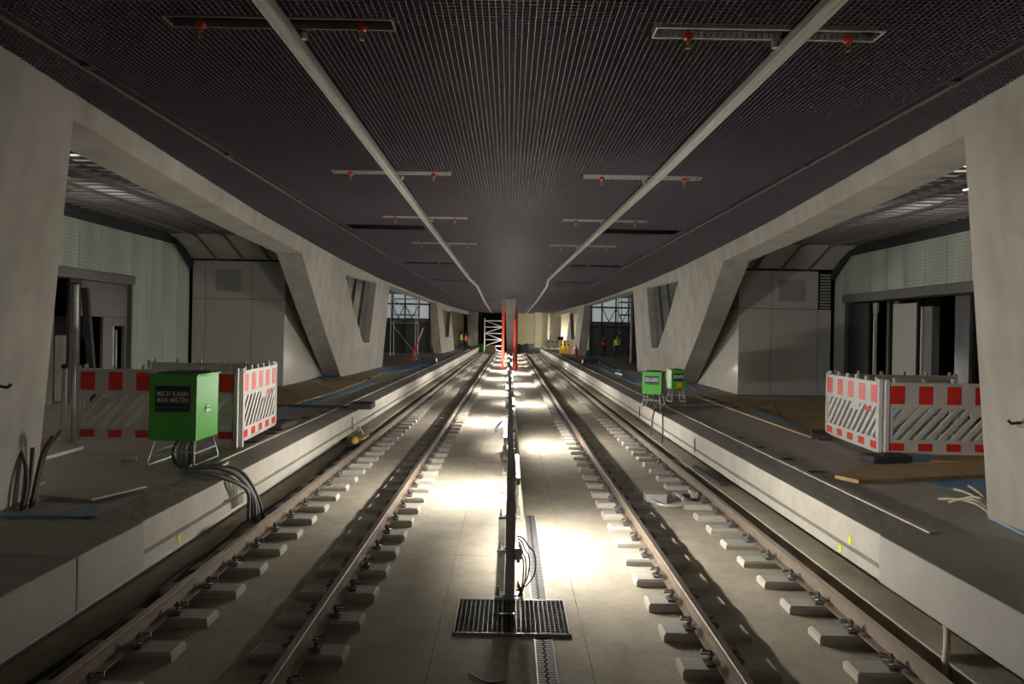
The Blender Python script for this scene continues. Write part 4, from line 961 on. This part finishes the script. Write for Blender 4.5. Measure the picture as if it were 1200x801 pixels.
# ------------------------------------------------------------------ people
def person(loc, rz, lb, top, vest=None, helmet=None, hands=None, h=1.78, walk=.0):
    o = empty('person', loc, rz); k = h / 1.78
    V_ = {}; E_ = []; names = []
    def J(n, x, y, z, r, par=None):
        V_[n] = (Vector((x, y, z)) * k, r * k); names.append(n)
        if par: E_.append((names.index(par), names.index(n)))
    J('pelvis', 0, 0, .95, .14); J('belly', 0, 0, 1.10, .14, 'pelvis'); J('chest', 0, .01, 1.32, .155, 'belly'); J('neck0', 0, 0, 1.47, .075, 'chest'); J('neck', 0, -.01, 1.53, .055, 'neck0')
    J('jaw', 0, -.02, 1.60, .075, 'neck'); J('head', 0, -.01, 1.70, .095, 'jaw'); J('crown', 0, 0, 1.76, .06, 'head'); J('nose', 0, -.105, 1.655, .014, 'head')
    for s, t in ((-1, 'l'), (1, 'r')):
        st = walk * s
        J('hip' + t, s * .10, 0, .90, .10, 'pelvis'); J('knee' + t, s * .11, -st * .6 - .02, .50, .065, 'hip' + t); J('ankle' + t, s * .11, -st, .09, .045, 'knee' + t); J('toe' + t, s * .12, -st - .19, .04, .04, 'ankle' + t)
        hx, hy, hz = hands[s] if hands else (s * .27, -.08, .80)
        ex, ey, ez = (s * .27 + hx) / 2 + s * .03, hy * .35 + .05, (1.40 + hz) / 2 - .03
        J('sh' + t, s * .19, 0, 1.41, .065, 'chest'); J('el' + t, ex, ey, ez, .045, 'sh' + t); J('wr' + t, hx, hy, hz, .03, 'el' + t)
        d = (Vector((hx, hy, hz)) - Vector((ex, ey, ez))).normalized()
        a = Vector((0, 1, 0)) if abs(d.y) < .8 else Vector((0, 0, 1))
        a = (a - d * a.dot(d)).normalized(); pq = Vector((hx, hy, hz)) + d * .06
        J('palm' + t, *pq, .035, 'wr' + t)
        for f, (off, ln) in enumerate(((-.033, .07), (-.011, .085), (.011, .08), (.033, .062))):
            b = pq + a * off + d * .03; J('f%d' % f + t, *b, .010, 'palm' + t); J('g%d' % f + t, *(b + d * ln * .55), .009, 'f%d' % f + t); J('h%d' % f + t, *(b + d * ln + Vector((-s * .015, 0, 0))), .008, 'g%d' % f + t)
        th = Vector((hx, hy, hz)) + d * .03 - a * .04; J('t0' + t, *th, .011, 'palm' + t); J('t1' + t, *(th + d * .05 - a * .02), .009, 't0' + t)
    me = bpy.data.meshes.new('body'); me.from_pydata([V_[n][0] for n in names], E_, [])
    b = bpy.data.objects.new('body', me); COL.objects.link(b)
    md = b.modifiers.new('skin', 'SKIN'); b.modifiers.new('sub', 'SUBSURF').levels = 1
    for i, n in enumerate(names): me.skin_vertices[0].data[i].radius = (V_[n][1], V_[n][1]); me.skin_vertices[0].data[i].use_root = (i == 0)
    bpy.context.view_layer.update()
    nm = bpy.data.meshes.new_from_object(b.evaluated_get(bpy.context.evaluated_depsgraph_get())); bpy.data.objects.remove(b)
    nm.materials.clear()
    for mm in (M_cloth, top, M_skin, M_rubber): nm.materials.append(mm)
    hw = [V_['wr' + t][0] for t in 'lr']
    for p in nm.polygons:
        c = p.center; p.use_smooth = True
        p.material_index = 3 if c.z < .1 * k else (0 if c.z < .98 * k and abs(c.x) < .22 * k and min((c - w).length for w in hw) > .14 else (2 if c.z > 1.52 * k or min((c - w - (w - Vector((0, 0, 1.2 * k))) * 0).length for w in hw) < .05 else 1))
        if min((c - V_['palm' + t][0]).length for t in 'lr') < .12 * k: p.material_index = 2
    bo_ = share('body', nm, o)
    if vest:
        m = MB(); prof = [(.0, .98, .19, .16), (0, 1.12, .185, .165), (.0, 1.30, .20, .185), (0, 1.42, .16, .14), (0, 1.475, .10, .09)]
        n = 14
        for _, z, rx, ry in prof:
            for j in range(n): m.v.append((rx * k * math.cos(2 * PI * j / n), ry * k * math.sin(2 * PI * j / n), z * k))
        m.f += [(i * n + j, i * n + (j + 1) % n, (i + 1) * n + (j + 1) % n, (i + 1) * n + j) for i in range(len(prof) - 1) for j in range(n)]
        v = m.build('safety_vest', vest, o, smooth=True); so = v.modifiers.new('solid', 'SOLIDIFY'); so.thickness = .015
        m = MB()
        for z, rx, ry in ((1.02, .205, .178), (1.07, .205, .178)):
            for j in range(n): m.v.append((rx * k * math.cos(2 * PI * j / n), ry * k * math.sin(2 * PI * j / n), z * k))
        m.f += [(j, (j + 1) % n, n + (j + 1) % n, n + j) for j in range(n)]
        t = m.build('reflective_band', M_reflex, v); so = t.modifiers.new('solid', 'SOLIDIFY'); so.thickness = .008
    m = MB(); m.lathe([(.105 * k, 1.685 * k), (.112 * k, 1.70 * k), (.105 * k, 1.76 * k), (.07 * k, 1.81 * k), (.02 * k, 1.83 * k)], (0, .0, 0), 12)
    m.build('helmet' if helmet else 'hair', helmet or M_cloth, o, smooth=True)
    tag(o, lb, 'person', 'site workers'); return o
person((8.85, 56.0, PZ), 2.6, 'person in yellow safety vest and dark trousers standing in the right opening', M_hivis, M_hivis, None, h=1.85)
p = gp(540, 409.5, PZ); person((p.x, p.y, PZ), 1.4, 'person in yellow safety vest walking on the far left platform', M_hivis, M_hivis, None, h=1.85, walk=.16)
p = gp(545.5, 408.3, PZ); person((p.x, p.y, PZ), 1.2, 'person in orange vest standing behind the yellow-vested one on the left', M_hivo, M_hivo, None, h=1.75)
person((7.8, 56.3, PZ), .4, 'person with red top and dark trousers in the shade of the right opening', M_redc, None, None, h=1.75, hands={-1: (-.12, -.28, 1.15), 1: (.12, -.28, 1.15)})
